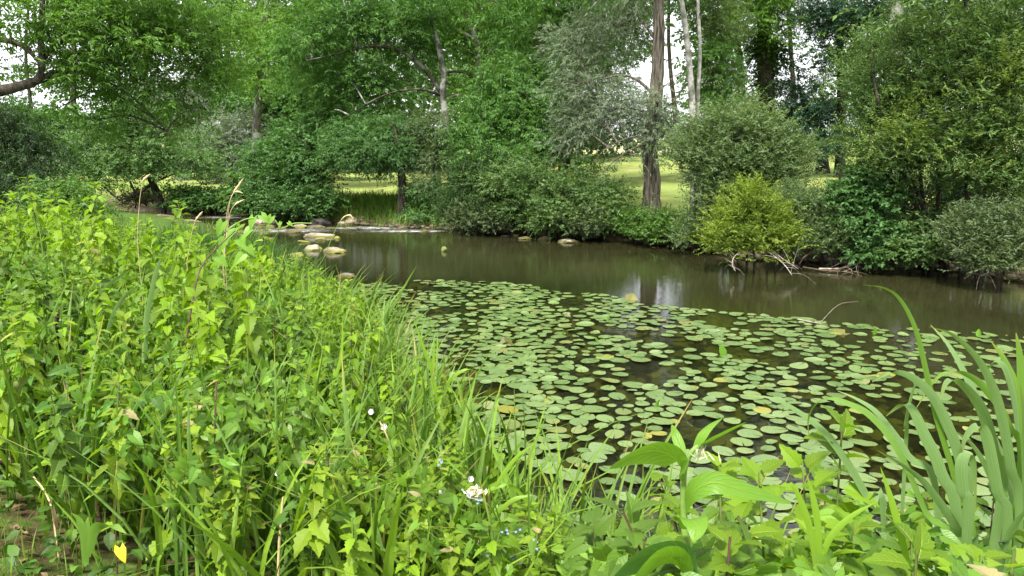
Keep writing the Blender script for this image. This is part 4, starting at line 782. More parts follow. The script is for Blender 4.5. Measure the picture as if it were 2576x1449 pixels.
tag(ms.build('submerged_leaves', L_sub), 'brown and yellow leaves drowned under the lily pads', 'leaf litter', kind='stuff')
md = MB(); n = 1500; P2 = np.array([on(u, v)[:2] for u, v in zip(rng.normal(1440, 90, n), rng.normal(1345, 32, n))]); P2 = P2[in_poly(P2, RIVER)]; n = len(P2)
l = np.column_stack([rng.normal(size=(n, 2)), np.zeros(n)]); place(md, LV, LQ, LUV, frames(l, np.array([[0, 0, 1.]]), .010 + .012 * rng.random(n)) * np.array([1, 1, .2]), np.column_stack([P2, np.full(n, .004)]))
tag(md.build('duckweed', L_young), 'specks of duckweed floating by the near bank', 'duckweed', kind='stuff')

# ------------------------------------------------------------------ near bank: nettles, bindweed, grasses, iris
L_net = leaf_mat('leaf_nettle', (.085, .21, .014), (.28, .44, .022), trans=.48, vary=.34, veins=.35, nscale=1.3, plantvar=.3)
L_nety = leaf_mat('leaf_nettle_yellowing', (.19, .31, .02), (.30, .44, .04), trans=.48, dry=.07, dry_col=(.50, .42, .22), veins=.4, nscale=1.3)
L_netd = leaf_mat('leaf_nettle_deep', (.075, .165, .016), (.13, .24, .022), trans=.4, veins=.4)
L_bind = leaf_mat('leaf_bindweed', (.08, .215, .03), (.26, .42, .045), trans=.45, veins=.2, rough=.4, vary=.4, nscale=1.1)
L_grass = leaf_mat('leaf_grass', (.11, .23, .018), (.24, .37, .035), trans=.38, vary=.3, dry=.05, dry_col=(.36, .29, .12))
L_under = leaf_mat('leaf_undergrowth', (.045, .115, .016), (.10, .20, .025), trans=.35, vary=.35, dry=.02)
L_iris = leaf_mat('leaf_iris', (.075, .17, .02), (.15, .28, .04), trans=.35, stripes=.5, rough=.4, tip=(.34, .25, .05))
L_irisR = leaf_mat('leaf_iris_bluish', (.075, .165, .038), (.18, .30, .098), trans=.38, stripes=.75, rough=.4, vary=.2, tip=(.34, .28, .04))
S_net = plain('stem_nettle', (.10, .13, .03), .7, .3, .4, 20); S_netb = plain('stem_brown', (.075, .045, .03), .8, .2, .4, 20)
S_green = plain('stem_green', (.13, .22, .04), .6, .3, .3, 20); S_straw = plain('stem_straw', (.42, .33, .18), .8, .2, .3, 30)
netleaf = strip(lambda t: .30 * (math.sin(math.pi * min(1, t ** .62)) ** .9) + .004, 10, .30, .28, .14)
netleaf_lo = strip(lambda t: .31 * (math.sin(math.pi * min(1, t ** .62)) ** .9) + .004, 4, .30, .28)
def nettle_parts(seed, H=1.0, lo_=False):
    rg = np.random.default_rng(seed); lean = rg.normal(size=2) * .07; n = 7
    z = np.linspace(0, H, n); pth = np.column_stack([lean[0] * (z / H) ** 2, lean[1] * (z / H) ** 2, z])
    st = MB(); tube(st, pth, np.linspace(.0042, .0022, n), 4 if lo_ else 5); lf = MB()
    pos = []; L = []; s = []; zz = H * .22; az = rg.random() * 3.14
    while zz < H:
        f = zz / H; base = np.array([np.interp(zz, z, pth[:, 0]), np.interp(zz, z, pth[:, 1]), zz])
        ll = .108 * (1 - .58 * max(0, (f - .62) / .38)) * (.75 + .5 * min(1, f * 1.6)) * rg.uniform(.85, 1.15)
        for k in (0, 1):
            if f < .55 and rg.random() < .62: continue
            a = az + k * math.pi + rg.normal() * .25; el = -.62 + .35 * f * rg.uniform(.3, 1) + (1.0 if f > .93 else .35 if f > .86 else 0) + rg.normal() * .2
            dv = np.array([math.cos(a) * math.cos(el), math.sin(a) * math.cos(el), math.sin(el)])
            pos.append(base + dv * .012); L.append(dv); s.append(ll)
        az += math.pi / 2 + rg.normal() * .2; zz += (.072 - .045 * f) * rg.uniform(.8, 1.2) * H
    pos = np.array(pos); L = np.array(L); up = np.tile([0, 0, 1.], (len(L), 1)) + rg.normal(size=(len(L), 3)) * .25
    place(lf, *(netleaf_lo if lo_ else netleaf), frames(L, up, s), pos)
    return st, lf
def front_ok(P):                       # the trodden bare corner beside the camera stays low
    x, y = P.T; return np.where(x < -1.0, y > 2.6 + (-1.0 - x) * .56, y > 2.6)
NETS = []
for i in range(9):
    st, lf = nettle_parts(i, 1.0); NETS.append((st.mesh('stem', S_net if i % 3 else S_netb, True), lf.mesh('leaves', L_net, False), lf.mesh('leaves', L_nety, False), lf.mesh('leaves', L_netd, False)))
def nettle(i, p, H, kind, label, group):
    r = empty('stinging_nettle', p, label, 'nettle', group, rng.random() * 6.28); r.scale = (H * .5 + .5, H * .5 + .5, H)
    r.rotation_euler = (rng.normal() * .07, rng.normal() * .07, rng.random() * 6.28)
    child('stem', NETS[i % 9][0], r); child('leaves', NETS[i % 9][kind], r); return r
rng = np.random.default_rng(31)
cand = np.column_stack([rng.uniform(-13, 1.5, 16000), rng.uniform(2.3, 20, 16000)])
hz, sd, nr = height(cand); ok = nr & (sd > .35) & front_ok(cand) & (np.abs(cand[:, 0]) < cand[:, 1] * .72 + .4) & (sd < 9)
cand, hz, sd = cand[ok], hz[ok], sd[ok]; keep = []; cell = {}
for i, p in enumerate(cand):
    if rng.random() > (.35 + .65 * min(1, (sd[i] - .2) / 1.0)): continue
    md_ = .13 if p[1] < 6 else .17 if p[1] < 9 else .24; c = (int(p[0] / .25), int(p[1] / .25))
    if all(np.hypot(*(p - cand[k])) > md_ for a in (-1, 0, 1) for b in (-1, 0, 1) for k in cell.get((c[0] + a, c[1] + b), ())): cell.setdefault(c, []).append(i); keep.append(i)
keep = sorted(keep, key=lambda k: cand[k][1]); NN = 275; lowm = MB(); lows = []
print('nettles', len(keep), 'pads', len(pads))
loP = [nettle_parts(100 + i, 1.0, True) for i in range(4)]
for c, k in enumerate(keep):
    x, y = cand[k]; H = (.66 + .20 * ss(.3, 1.8, sd[k])) * rng.uniform(.62, 1.2) * (1 - .42 * ss(7, 12.5, y) * ss(-.62, -.42, x / y)) * (1 - .3 * ss(12.5, 16, y)) * (1.28 if rng.random() < .1 else 1)
    if x > -1.2 and y < 5: H *= .82
    if c < NN:
        front = y < 3.9; patch = math.sin(x * 1.7 + 2 * math.sin(y * .9)) * math.cos(y * 1.4 + x); kind = 2 if rng.random() < (.42 if front else .16) else 3 if rng.random() < (.75 if patch > .25 else .08) else 1
        what = ('yellowing nettle with dried leaves', 'fresh green nettle', 'fresh green nettle', 'deep green nettle')[{2: 0, 1: 1, 3: 3}[kind]]
        where = 'in the front row over the bare ground' if front and x < -.7 else 'near the water at the end of the stand' if x > -.7 else 'inside the crowded left-bank stand' if y < 5.5 else 'toward the back of the left-bank stand'
        nettle(c, (x, y, hz[k] - .02), H, kind, what + ' ' + where, what + 's ' + where)
    else:
        (st, lf) = loP[c % 4]; a = rng.random() * 6.28; Mr = np.array([[math.cos(a), -math.sin(a), 0], [math.sin(a), math.cos(a), 0], [0, 0, 1]]) * H * 1.05
        for m_, mi in ((st, 1), (lf, 0)):
            lowm.add(m_.v[0] @ Mr.T + np.array([x, y, hz[k]]), m_.q[0], m_.uv[0], mi)
lo_o = lowm.build('nettle_bed', [L_net, S_net]); tag(lo_o, 'dense nettle bed filling the left bank up to the river bend', 'nettle bed', kind='stuff')
# undergrowth, bindweed and grass: ground cover
def bank_points(n, xr, yr, sdr, seed, extra=None):
    rg = np.random.default_rng(seed); P = np.column_stack([rg.uniform(*xr, n), yr[0] + (yr[1] - yr[0]) * rg.random(n) ** 1.6]); z, s_, nn = height(P)
    k = nn & (s_ > sdr[0]) & (s_ < sdr[1]) & (np.abs(P[:, 0]) < P[:, 1] * .74 + .5)
    if extra is not None: k &= extra(P, s_)
    return P[k], z[k], s_[k], rg
heart = strip(lambda t: .40 * max(.02, (1 - t) ** .75) * (1 if t > .06 else .55), 6, .22, .22, 0, .28)
mbw = MB(); P, z, s_, rg = bank_points(32000, (-12, 1.4), (2.4, 18), (-.05, 7), 41, lambda P, s_: front_ok(P) & (np.random.default_rng(4).random(len(P)) < .45 + .55 * (np.sin(P[:, 0] * 1.9 + np.sin(P[:, 1] * 1.4) * 1.5) > -.1)))
hh = (.16 + .62 * ss(.1, 1.3, s_)) * (1 - .42 * ss(7, 12.5, P[:, 1]) * ss(-.62, -.42, P[:, 0] / P[:, 1])) * (1 - .4 * ss(12, 16, P[:, 1])) * (.52 + .5 * rg.random(len(P)) ** .6); n = len(P)
l = np.column_stack([rg.normal(size=(n, 2)), -.85 + .5 * rg.normal(size=n)]); up = np.column_stack([rg.normal(size=n) * .7, -1 + rg.normal(size=n) * .6, np.full(n, .55)])
place(mbw, *heart, frames(l, up, .034 + .04 * rg.random(n)), np.column_stack([P, z + hh]))
tag(mbw.build('bindweed_tangle', L_bind), 'heart-leaved bindweed scrambling all over the left bank plants', 'bindweed', kind='stuff')
ovate = strip(lambda t: .30 * math.sin(math.pi * min(1, t ** .7)) + .004, 4, .2, .3)
mu = MB(); P, z, s_, rg = bank_points(34000, (-9, 3.5), (1.2, 12), (.0, 7), 43); n = len(P)
ok = front_ok(P) | (rg.random(n) < .8); P, z = P[ok], z[ok]; n = len(P); fr_ = front_ok(P)
l = np.column_stack([rg.normal(size=(n, 2)), .1 + .4 * rg.normal(size=n)]); up = np.column_stack([rg.normal(size=(n, 2)) * .4, np.ones(n)])
place(mu, *ovate, frames(l, up, .03 + .055 * rg.random(n)), np.column_stack([P, z + np.where(fr_, .30, .24) * rg.random(n) ** 1.2]))
tag(mu.build('undergrowth', L_under), 'small low leaves covering the ground under the nettles', 'ground cover', kind='stuff')
front_ok2 = lambda P, s_: front_ok(P)
def grass_t(bend, k): 
    m = MB(); y = np.linspace(0, 1, 6); ribbon(m, np.column_stack([0 * y, bend * y ** 2, y - .35 * bend * y ** 2]), .035 * np.array([.8, 1, .95, .75, .45, .03]) * k, (1, 0, 0), .12); return m.v[0], m.q[0], m.uv[0]
GT = [grass_t(b, k) for b, k in ((.15, .7), (.5, .8), (.85, .8), (.35, 1.4))]
def grass(n, xr, yr, sdr, hr, seed, name, label, mat, extra=None, wk=1.0, cat='grass', kind='stuff'):
    P, z, s_, rg = bank_points(n, xr, yr, sdr, seed, extra); m = MB(); n = len(P)
    a = rg.random(n) * 6.28; h = rg.uniform(*hr, n) * (1 - .4 * ss(7, 12.5, P[:, 1])) * (1 - .5 * ss(12, 16, P[:, 1])); ca, sa = np.cos(a), np.sin(a); tx, ty = rg.normal(size=n) * .15, rg.normal(size=n) * .15
    M = np.zeros((n, 3, 3)); M[:, 0, 0] = ca * wk; M[:, 1, 0] = sa * wk; M[:, 0, 1] = -sa; M[:, 1, 1] = ca; M[:, 0, 2] = tx; M[:, 1, 2] = ty; M[:, 2, 2] = 1; M *= h[:, None, None]
    for k in range(4): place(m, *GT[k], M[k::4], np.column_stack([P, z - .02])[k::4])
    return tag(m.build(name, mat), label, cat, kind=kind)
grass(17000, (-10, 1.6), (2.4, 26), (-.05, 6), (.35, 1.0), 51, 'bank_grass', 'tall grass blades mixed through the left bank plants', L_grass, lambda P, s_: front_ok(P) & (np.random.default_rng(5).random(len(P)) < np.where((s_ < 1.0) | (P[:, 1] > 12), 1.0, .5)))
grass(18000, (-4, 4.5), (1.0, 5.5), (.0, 4), (.07, .26), 52, 'short_grass', 'short grass and moss on the ground beside the camera', L_grass, lambda P, s_: ~front_ok(P) | (s_ < .7), .8)
grass(7000, (-26, -2), (11, 34), (-.05, 5), (.3, .75), 53, 'river_bend_grass', 'green grass along the near bank toward the river bend', L_grass, None, 1.8)
gm = MB(); rg = np.random.default_rng(55)     # tall bright grass on the far bank
n = 5200; k = rg.integers(0, 5, n); A = FAR[6:12]; f = rg.random((n, 1)); P = A[k] * (1 - f) + A[k + 1] * f + np.column_stack([rg.normal(size=n) * .3, rg.uniform(.1, 2.6, n)]); z = height(P)[0]
a = rg.random(n) * 6.28; h = rg.uniform(.25, .6, n); M = np.zeros((n, 3, 3)); M[:, 0, 0] = np.cos(a) * 1.6; M[:, 1, 0] = np.sin(a) * 1.6; M[:, 0, 1] = -np.sin(a); M[:, 1, 1] = np.cos(a); M[:, 2, 2] = 1; M *= h[:, None, None]
for q in range(4): place(gm, *GT[q], M[q::4], np.column_stack([P, z - .02])[q::4])
n = 5000; k = rg.integers(0, len(FAR) - 5, n); A = FAR[2:-2]; f = rg.random((n, 1)); P = A[k] * (1 - f) + A[k + 1] * f; P = P + np.column_stack([rg.normal(size=n) * .3, rg.uniform(.5, 3.5, n)]); z = height(P)[0]
ok = z > .2; P, z = P[ok], z[ok]; n = len(P); a = rg.random(n) * 6.28; h = rg.uniform(.15, .45, n); M = np.zeros((n, 3, 3)); M[:, 0, 0] = np.cos(a) * 2; M[:, 1, 0] = np.sin(a) * 2; M[:, 0, 1] = -np.sin(a); M[:, 1, 1] = np.cos(a); M[:, 2, 2] = 1; M *= h[:, None, None]
for q in range(4): place(gm, *GT[q], M[q::4], np.column_stack([P, z - .02])[q::4])
tag(gm.build('far_bank_grass', leaf_mat('leaf_far_grass', (.12, .24, .03), (.21, .35, .05), trans=.42)), 'bright tall grass along the top of the far bank', 'grass', kind='stuff')
grass(2600, (-8, 1.0), (2.8, 11), (.1, 4), (.75, 1.2), 54, 'sweet_grass_blades', 'long broad grass blades rising and bending through the left bank nettles', L_iris, front_ok2, .62)
# fine dark tussock at the back of the left bank
tm = MB(); rg = np.random.default_rng(57); c = foot(455, 600, 12.5, 0); n = 2600
P = c[:2] + rg.normal(size=(n, 2)) * np.array([1.0, .5]); z = height(P)[0]; a = rg.random(n) * 6.28; h = rg.uniform(.6, 1.05, n)
M = np.zeros((n, 3, 3)); M[:, 0, 0] = np.cos(a) * .5; M[:, 1, 0] = np.sin(a) * .5; M[:, 0, 1] = -np.sin(a); M[:, 1, 1] = np.cos(a); M[:, 2, 2] = 1; M *= h[:, None, None]
for q in range(3): place(tm, *GT[q], M[q::3], (np.column_stack([P, z - .02]) - c)[q::3])
o = tm.build('sedge_tussock', leaf_mat('leaf_sedge', (.045, .13, .02), (.09, .21, .035), trans=.3)); o.location = tuple(c); tag(o, 'rounded tussock of fine dark green sedge at the back of the left bank', 'sedge')

# iris clumps along the left waterline
def iris_clump(seed, nb, L0, lean):
    rg = np.random.default_rng(seed); m = MB()
    for i in range(nb):
        a = rg.random() * 6.28; b = np.array([rg.normal() * .10, rg.normal() * .10, 0]); L = L0 * rg.uniform(.65, 1.15)
        d = np.array([lean[0] + .22 * math.cos(a), lean[1] + .22 * math.sin(a), 1.0]); d /= np.linalg.norm(d)
        t_ = np.linspace(0, 1, 8)[:, None]; bend = rg.uniform(.0, .35) ** 1.3 + (.45 if rg.random() < .12 else 0)
        hz_ = np.array([d[0], d[1], 0]); hz_ = hz_ / (np.linalg.norm(hz_) + 1e-6)
        p = b + d * L * t_ + hz_ * bend * L * t_ ** 2.4 - np.array([0, 0, 1]) * bend * .7 * L * t_ ** 3
        ribbon(m, p, rg.uniform(.017, .03) * np.array([.9, 1, 1, .97, .88, .7, .42, .02]), (math.cos(a * 3), math.sin(a * 3), 0), .12)
    return m
ic_ = [iris_clump(60 + i, 17, .85, (.30, -.05)).mesh('blades', L_iris, True) for i in range(4)]
rg = np.random.default_rng(71); ln = NEAR[4:13]; places = []
for k in range(len(ln) - 1):
    L = np.linalg.norm(ln[k + 1] - ln[k]); 
    for f in np.arange(.1, 1, .62 / L): places.append(ln[k] * (1 - f) + ln[k + 1] * f + rg.normal(size=2) * .12 - np.array([.12, .0]))
il = 0
for p in places:
    if p[1] < 5.6 or p[1] > 20: continue
    o = link(bpy.data.objects.new('iris_clump', ic_[il % 4])); o.location = (p[0], p[1], gh(*p) - .05); s_ = rg.uniform(.8, 1.2); o.scale = (s_, s_, s_ * (1.0 if 7 < p[1] < 10 else .75)); o.rotation_euler = (0, 0, rg.normal() * .35)
    seg_ = 'beside the nearest lily pads' if p[1] < 8 else 'beside the middle of the lily patch' if p[1] < 10.5 else 'below the whitish flat rock' if p[1] < 13.5 else 'in front of the mid-stream rocks'
    tag(o, 'sword-leaved green iris clump leaning over the left waterline ' + seg_, 'iris', 'iris clumps ' + seg_); il += 1
# ------------------------------------------------------------------ single plants close to the camera
def blade(name, pts, wid, mat, parent, side=(1, -.25, 0), crease=.12, prof=None, org=None):
    p, _ = path3([(u, v, d, 0) for u, v, d in pts]); n = len(p); t_ = np.linspace(0, 1, n)
    pr = np.minimum(1, .75 + t_) * np.clip((1 - t_) / .45, 0.02, 1) ** .75 if prof is None else prof(t_)
    m = MB(); ribbon(m, p, wid * pr, side, crease); return m.build(name, mat, parent, True, org)
Z3 = lambda x, y: (1717.4 + x * .38266, 894.5 + y * .38266)
ib = foot(2420, 1500, 2.05, .05)
iris = empty('yellow_flag_iris', ib, 'big bluish-green iris clump with long arching blades at the right edge', 'iris')
IR = [((1330, 1130), (1230, 950), (1100, 720), (950, 520), (780, 390), (620, 310), (390, 288), 1.95, .044),
 ((1800, 1450), (1620, 1050), (1450, 650), (1280, 430), (1120, 345), (1010, 325), (930, 375), (892, 480), (905, 630), 1.85, .047),
 ((1720, 1100), (1560, 720), (1400, 470), (1290, 390), (1180, 352), 1.98, .036),
 ((1880, 1400), (1790, 1150), (1570, 830), (1400, 680), (1200, 560), 1.9, .04),
 ((1850, 1100), (1800, 680), (1700, 420), (1590, 230), (1450, 110), (1310, 75), (1180, 130), 2.0, .052),
 ((1900, 1350), (1760, 800), (1620, 370), (1540, 80), (1460, -190), (1350, -390), (1230, -480), (1075, -508), 2.02, .027),
 ((2080, 1000), (2030, 620), (1950, 350), (1840, 200), (1750, 140), (1690, 175), (1650, 300), 2.1, .055),
 ((1870, 1250), (1850, 900), (1845, 740), (1880, 668), (1925, 700), (1948, 830), (1960, 1060), 1.8, .05),
 ((2130, 1300), (2080, 900), (2030, 600), (1990, 480), (1930, 500), (1885, 580), (1880, 660), 1.92, .05),
 ((2200, 900), (2130, 450), (1990, 230), (1880, 130), (1760, 95), (1640, 140), (1500, 340), 2.12, .036),
 ((2180, 1200), (2110, 700), (2020, 330), (1930, 120), (1820, -40), (1650, -190), (1480, -250), 2.08, .046),
 ((2230, 1200), (2160, 600), (2060, 250), (1990, 40), (1920, -80), 2.2, .055),
 ((2260, 1200), (2200, 450), (2130, 120), (2060, 40), (2005, 80), (1990, 160), 2.15, .055),
 ((2300, 1100), (2250, 350), (2190, 80), (2110, -60), 2.25, .055),
 ((2020, 1450), (2060, 1150), (2130, 950), (2230, 820), 1.75, .07),
 ((1820, 1300), (1740, 800), (1650, 560), (1590, 405), (1530, 395), (1450, 480), 1.95, .055),
 ((1430, 700), (1405, 420), (1412, 200), (1428, 55), 2.1, .02),
 ((2330, 1250), (2280, 700), (2240, 300), (2215, 0), (2190, -150), 2.05, .06),
 ((2250, 1450), (2200, 1000), (2140, 600), (2090, 360), (2020, 100), 2.0, .05),
 ((2170, 1450), (2110, 1100), (2000, 800), (1860, 560), (1700, 440), 2.16, .04)]
irg = np.random.default_rng(5)
for bl in IR:
    d, wd_ = bl[-2:]; pts = [Z3(*q) + (d,) for q in bl[:-2]]; b = ib + irg.normal(size=3) * np.array([.10, .08, 0])
    p0 = np.array([at(*q) for q in pts]); base = np.array([p0[0][0] * .7 + b[0] * .3, p0[0][1] * .6 + b[1] * .4, gh(p0[0][0], p0[0][1]) - .03])
    p = np.vstack([base, p0]); p[:, 1] += np.linspace(0, 1, len(p)) * irg.normal() * .10
    s = smoothpath(p, 5); n = len(s); t_ = np.linspace(0, 1, n); m = MB()
    a = irg.normal() * .45; ribbon(m, s, wd_ * .56 * np.minimum(1, .7 + t_) * np.clip((1 - t_) / .55, .02, 1) ** .7, (math.cos(a), math.sin(a) - .1, .1), .13)
    m.build('leaf', L_iris if len(iris.children) % 4 == 1 else L_irisR, iris, True, ib)
# comfrey: tall stem, big arching leaves, drooping buds
L_com = leaf_mat('leaf_comfrey', (.10, .22, .025), (.17, .32, .03), trans=.42, veins=.45, nscale=6, rough=.45)
L_comd = leaf_mat('leaf_comfrey_dark', (.065, .17, .04), (.11, .24, .06), trans=.25, veins=.4, nscale=6)
cb = foot(1745, 1500, 1.5, .03); com = empty('comfrey_plant', cb, 'tall comfrey with big arching bright leaves and drooping buds', 'comfrey')
p, rr = path3([(1740, 1600, 1.5, .009), (1735, 1440, 1.48, .008), (1722, 1330, 1.48, .0075), (1719, 1230, 1.48, .0065), (1722, 1180, 1.48, .006), (1738, 1140, 1.48, .005), (1758, 1118, 1.48, .004)]); p[0] = cb
m = MB(); tube(m, p, rr, 8); m.build('stem', S_green, com, True, cb)
def fat(t): return np.sin(np.pi * np.clip(t * .93 + .06, 0, 1)) ** .75 + .01
def cleaf(pts, wid, mat, side, par=com, org=cb, crease=.10): blade('leaf', pts, wid * .72, mat, par, side, crease, fat, org)
cleaf([(1717, 1205, 1.48), (1705, 1165, 1.46), (1662, 1141, 1.42), (1605, 1147, 1.38), (1534, 1178, 1.34)], .075, L_com, (.35, .55, -.75))
cleaf([(1722, 1290, 1.48), (1740, 1240, 1.44), (1794, 1214, 1.42), (1863, 1230, 1.42), (1990, 1266, 1.44)], .062, L_com, (-.2, .5, .85))
cleaf([(1745, 1132, 1.48), (1770, 1092, 1.48), (1790, 1070, 1.5), (1817, 1052, 1.52)], .034, L_com, (.7, -.5, .3))
cleaf([(1760, 1122, 1.48), (1800, 1100, 1.46), (1840, 1080, 1.45), (1877, 1062, 1.44)], .032, L_com, (.2, -.7, .7))
cleaf([(1722, 1150, 1.5), (1712, 1125, 1.52), (1700, 1095, 1.54), (1690, 1068, 1.55)], .030, L_com, (.9, -.3, .0))
cleaf([(1720, 1330, 1.46), (1738, 1300, 1.42), (1752, 1320, 1.38), (1745, 1362, 1.36)], .07, L_com, (.9, -.3, .2))
cleaf([(1745, 1480, 1.4), (1700, 1408, 1.34), (1620, 1408, 1.28), (1545, 1450, 1.24)], .12, L_comd, (.35, .6, -.7))
cleaf([(1735, 1500, 1.38), (1700, 1420, 1.3), (1650, 1412, 1.24), (1590, 1460, 1.18)], .10, L_com, (.3, .7, -.7))
rg = np.random.default_rng(3); c = at(1768, 1140, 1.47); bud_m = plain('bud_pale', (.34, .36, .20), .6)
m = MB(); tube(m, [(0, 0, .012), (0, 0, .006), (0, 0, -.003), (0, 0, -.007), (0, 0, -.011)], [.0005, .0009, .0019, .0021, .0009], 6); bud_me = m.mesh('bud', bud_m, True)
for i in range(14):
    o = child('bud', bud_me, com); o.location = tuple(c - cb + rg.normal(size=3) * np.array([.013, .01, .005])); o.rotation_euler = (rg.normal() * .4, rg.normal() * .4, 0)
# single nettles at the right and other leafy plants by the comfrey
def nettle_at(u, v, d, kind, label, i, wob=.0):
    top = at(u, v, d); x, y = top[0], top[1]; g = gh(x, y); H = max(.25, top[2] - g)
    r = empty('stinging_nettle', (x, y, g - .02), label, 'nettle', None, i * 1.3); r.scale = (1.25 if v > 1000 else 1.0,) * 2 + (H,)
    child('stem', NETS[i % 9][0], r); child('leaves', NETS[i % 9][kind], r); return r
nettle_at(1990, 1190, 1.75, 1, 'bright nettle standing in front of the lily pads right of the comfrey', 1)
nettle_at(2130, 1075, 1.95, 1, 'tall nettle rising between the arching iris blades', 2)
nettle_at(1860, 1170, 1.9, 1, 'leafy nettle just right of the comfrey top', 4)
nettle_at(1500, 1265, 2.6, 3, 'nettle with a reddish stem left of the comfrey over the dark water', 5)
nettle_at(2545, 1340, 1.25, 2, 'yellowish nettle tip in the bottom right corner', 7)
nettle_at(2095, 1215, 2.0, 1, 'thin nettle sprig under the iris arches', 8)
nettle_at(1905, 1290, 1.55, 3, 'deep green nettle low behind the right comfrey leaf', 3)
nettle_at(2060, 1330, 1.6, 1, 'short nettle low at the bottom, left of the iris base', 6)
nettle_at(1820, 1320, 1.4, 1, 'short bright nettle low at the foot of the comfrey', 0)
nettle_at(1660, 1340, 1.9, 3, 'low nettle left of the comfrey foot', 1)
nettle_at(2210, 1320, 1.7, 1, 'nettle at the bottom among the iris leaf bases', 4)
nettle_at(2000, 1400, 1.35, 3, 'dark low nettle at the bottom edge right of the comfrey', 5)
nettle_at(2330, 1390, 1.35, 1, 'nettle at the bottom edge in front of the iris', 2)
nettle_at(30, 470, 7.2, 2, 'tall pale-topped nettle sticking up at the far left edge', 3); nettle_at(85, 440, 7.4, 1, 'tallest nettle spire above the left bank skyline', 6)
nettle_at(242, 500, 6.8, 1, 'lone nettle spire above the skyline left of the tussock', 8); nettle_at(430, 535, 5.6, 1, 'nettle spire with broad leaves in front of the sedge tussock', 2)
nettle_at(602, 560, 5.2, 1, 'nettle spire with broad leaves right of the tussock', 4); nettle_at(500, 600, 5.0, 1, 'dark-stemmed nettle rising over the middle of the left bank', 1)
nettle_at(880, 800, 4.6, 1, 'nettle at the water side edge of the left bank stand', 0); nettle_at(1010, 985, 3.9, 1, 'nettle leaning out at the water beside the white bindweed flowers', 5)
rgn = np.random.default_rng(19); spots = []
while len(spots) < 80:
    x, y = rgn.uniform(.12, 2.3), rgn.uniform(1.25, 2.9); h_, s_, n_ = height(np.array([[x, y]]))
    if n_[0] and s_[0] > .05 and x / y > .10 and all(math.hypot(x - a, y - b) > .10 for a, b in spots): spots.append((x, y))
for i, (x, y) in enumerate(spots):
    uu = (x / y * .97 * 768 + 512) / PX; vv = rgn.uniform(1190, 1410) if uu > 1780 else rgn.uniform(1320, 1460); H = float(np.clip(at(uu, vv, y)[2] - gh(x, y), .32, 1.1)); r = empty('stinging_nettle', (x, y, gh(x, y) - .02), ('deep green' if i % 2 == 0 else 'bright green') + ' nettle in the low growth ' + ('around the comfrey foot' if x / y < .42 else 'around the iris foot'), 'nettle', ('deep green' if i % 2 == 0 else 'bright green') + ' nettles ' + ('around the comfrey foot' if x / y < .42 else 'around the iris foot'), i * 2.4)
    r.scale = (1.08, 1.08, H); r.rotation_euler = (rgn.normal() * .12, rgn.normal() * .12, i * 2.4); child('stem', NETS[i % 9][0], r); child('leaves', NETS[i % 9][3 if i % 2 == 0 else 1], r)
# low leafy clumps at the bottom right, and grass blades
mu2 = MB(); rg = np.random.default_rng(91); n = 900
P = np.column_stack([rg.uniform(.15, 2.6, n), rg.uniform(.95, 3.0, n)]); zz, s2, nn = height(P); ok = nn & (s2 > .02) & (P[:, 0] > P[:, 1] * .06 + .02); P, zz = P[ok], zz[ok]; n = len(P)
l = np.column_stack([rg.normal(size=(n, 2)), .1 + .4 * rg.normal(size=n)]); up = np.column_stack([rg.normal(size=n) * .4, -.3 + rg.normal(size=n) * .4, np.ones(n)])
place(mu2, *heart, frames(l - np.array([0, 0, .6]), up + np.array([0, -.6, -.4]), .032 + .035 * rg.random(n)), np.column_stack([P, zz + np.clip((2.5 - P[:, 1] * (.60 - .13 * rg.random(n) * np.where(P[:, 0] / P[:, 1] > .42, 1.0, .4))) - zz, .1, 1.1)]))
tag(mu2.build('bindweed_mat', L_bind), 'heart-leaved bindweed growing through the plants at the bottom right', 'bindweed', kind='stuff')
def lone_blades(name, label, blades, mat, w_, cat='grass', side=(1, -.2, 0)):
    b0 = at(*blades[0][0]); g = np.array([b0[0], b0[1], gh(b0[0], b0[1])]); r = empty(name, g, label, cat)
    for bl in blades: blade('blade', bl, w_, mat, r, side, .12, None, g)
    return r
lone_blades('grass_plant', 'thin bright grass with three blades fanning out left of the iris', [[(2055, 1440, 1.5), (2040, 1340, 1.5), (2010, 1250, 1.5), (1990, 1220, 1.5)], [(2060, 1440, 1.5), (2058, 1330, 1.5), (2045, 1250, 1.5), (2030, 1195, 1.5)], [(2070, 1400, 1.5), (2090, 1350, 1.5), (2140, 1300, 1.5), (2205, 1262, 1.5)]], L_grass, .014)
lone_blades('grass_plant', 'single upright grass blade in front of the iris', [[(2285, 1420, 1.45), (2262, 1330, 1.45), (2240, 1250, 1.45), (2215, 1175, 1.45)]], L_grass, .014)
lone_blades('grass_plant', 'bright arching grass blades leaning over the pads left of the comfrey', [[(1240, 1240, 3.3), (1262, 1200, 3.3), (1300, 1150, 3.3), (1350, 1112, 3.3)], [(1240, 1300, 3.2), (1290, 1258, 3.2), (1340, 1245, 3.2)], [(1215, 1240, 3.3), (1280, 1220, 3.3), (1330, 1265, 3.3), (1350, 1280, 3.3)]], L_grass, .02)
lone_blades('sweet_grass', 'broad pale-striped grass blade standing tall in the left bank plants', [[(366, 905, 4.4), (370, 800, 4.4), (385, 715, 4.4), (400, 662, 4.4), (411, 650, 4.4)]], L_irisR, .026, side=(1, .3, 0))
lone_blades('sweet_grass', 'pair of bluish blades arching left in the middle of the left bank', [[(262, 860, 4.6), (290, 780, 4.6), (320, 740, 4.6), (352, 722, 4.6)], [(235, 760, 4.8), (270, 720, 4.8), (310, 690, 4.8), (335, 676, 4.8)]], L_irisR, .024, side=(1, .3, .2))
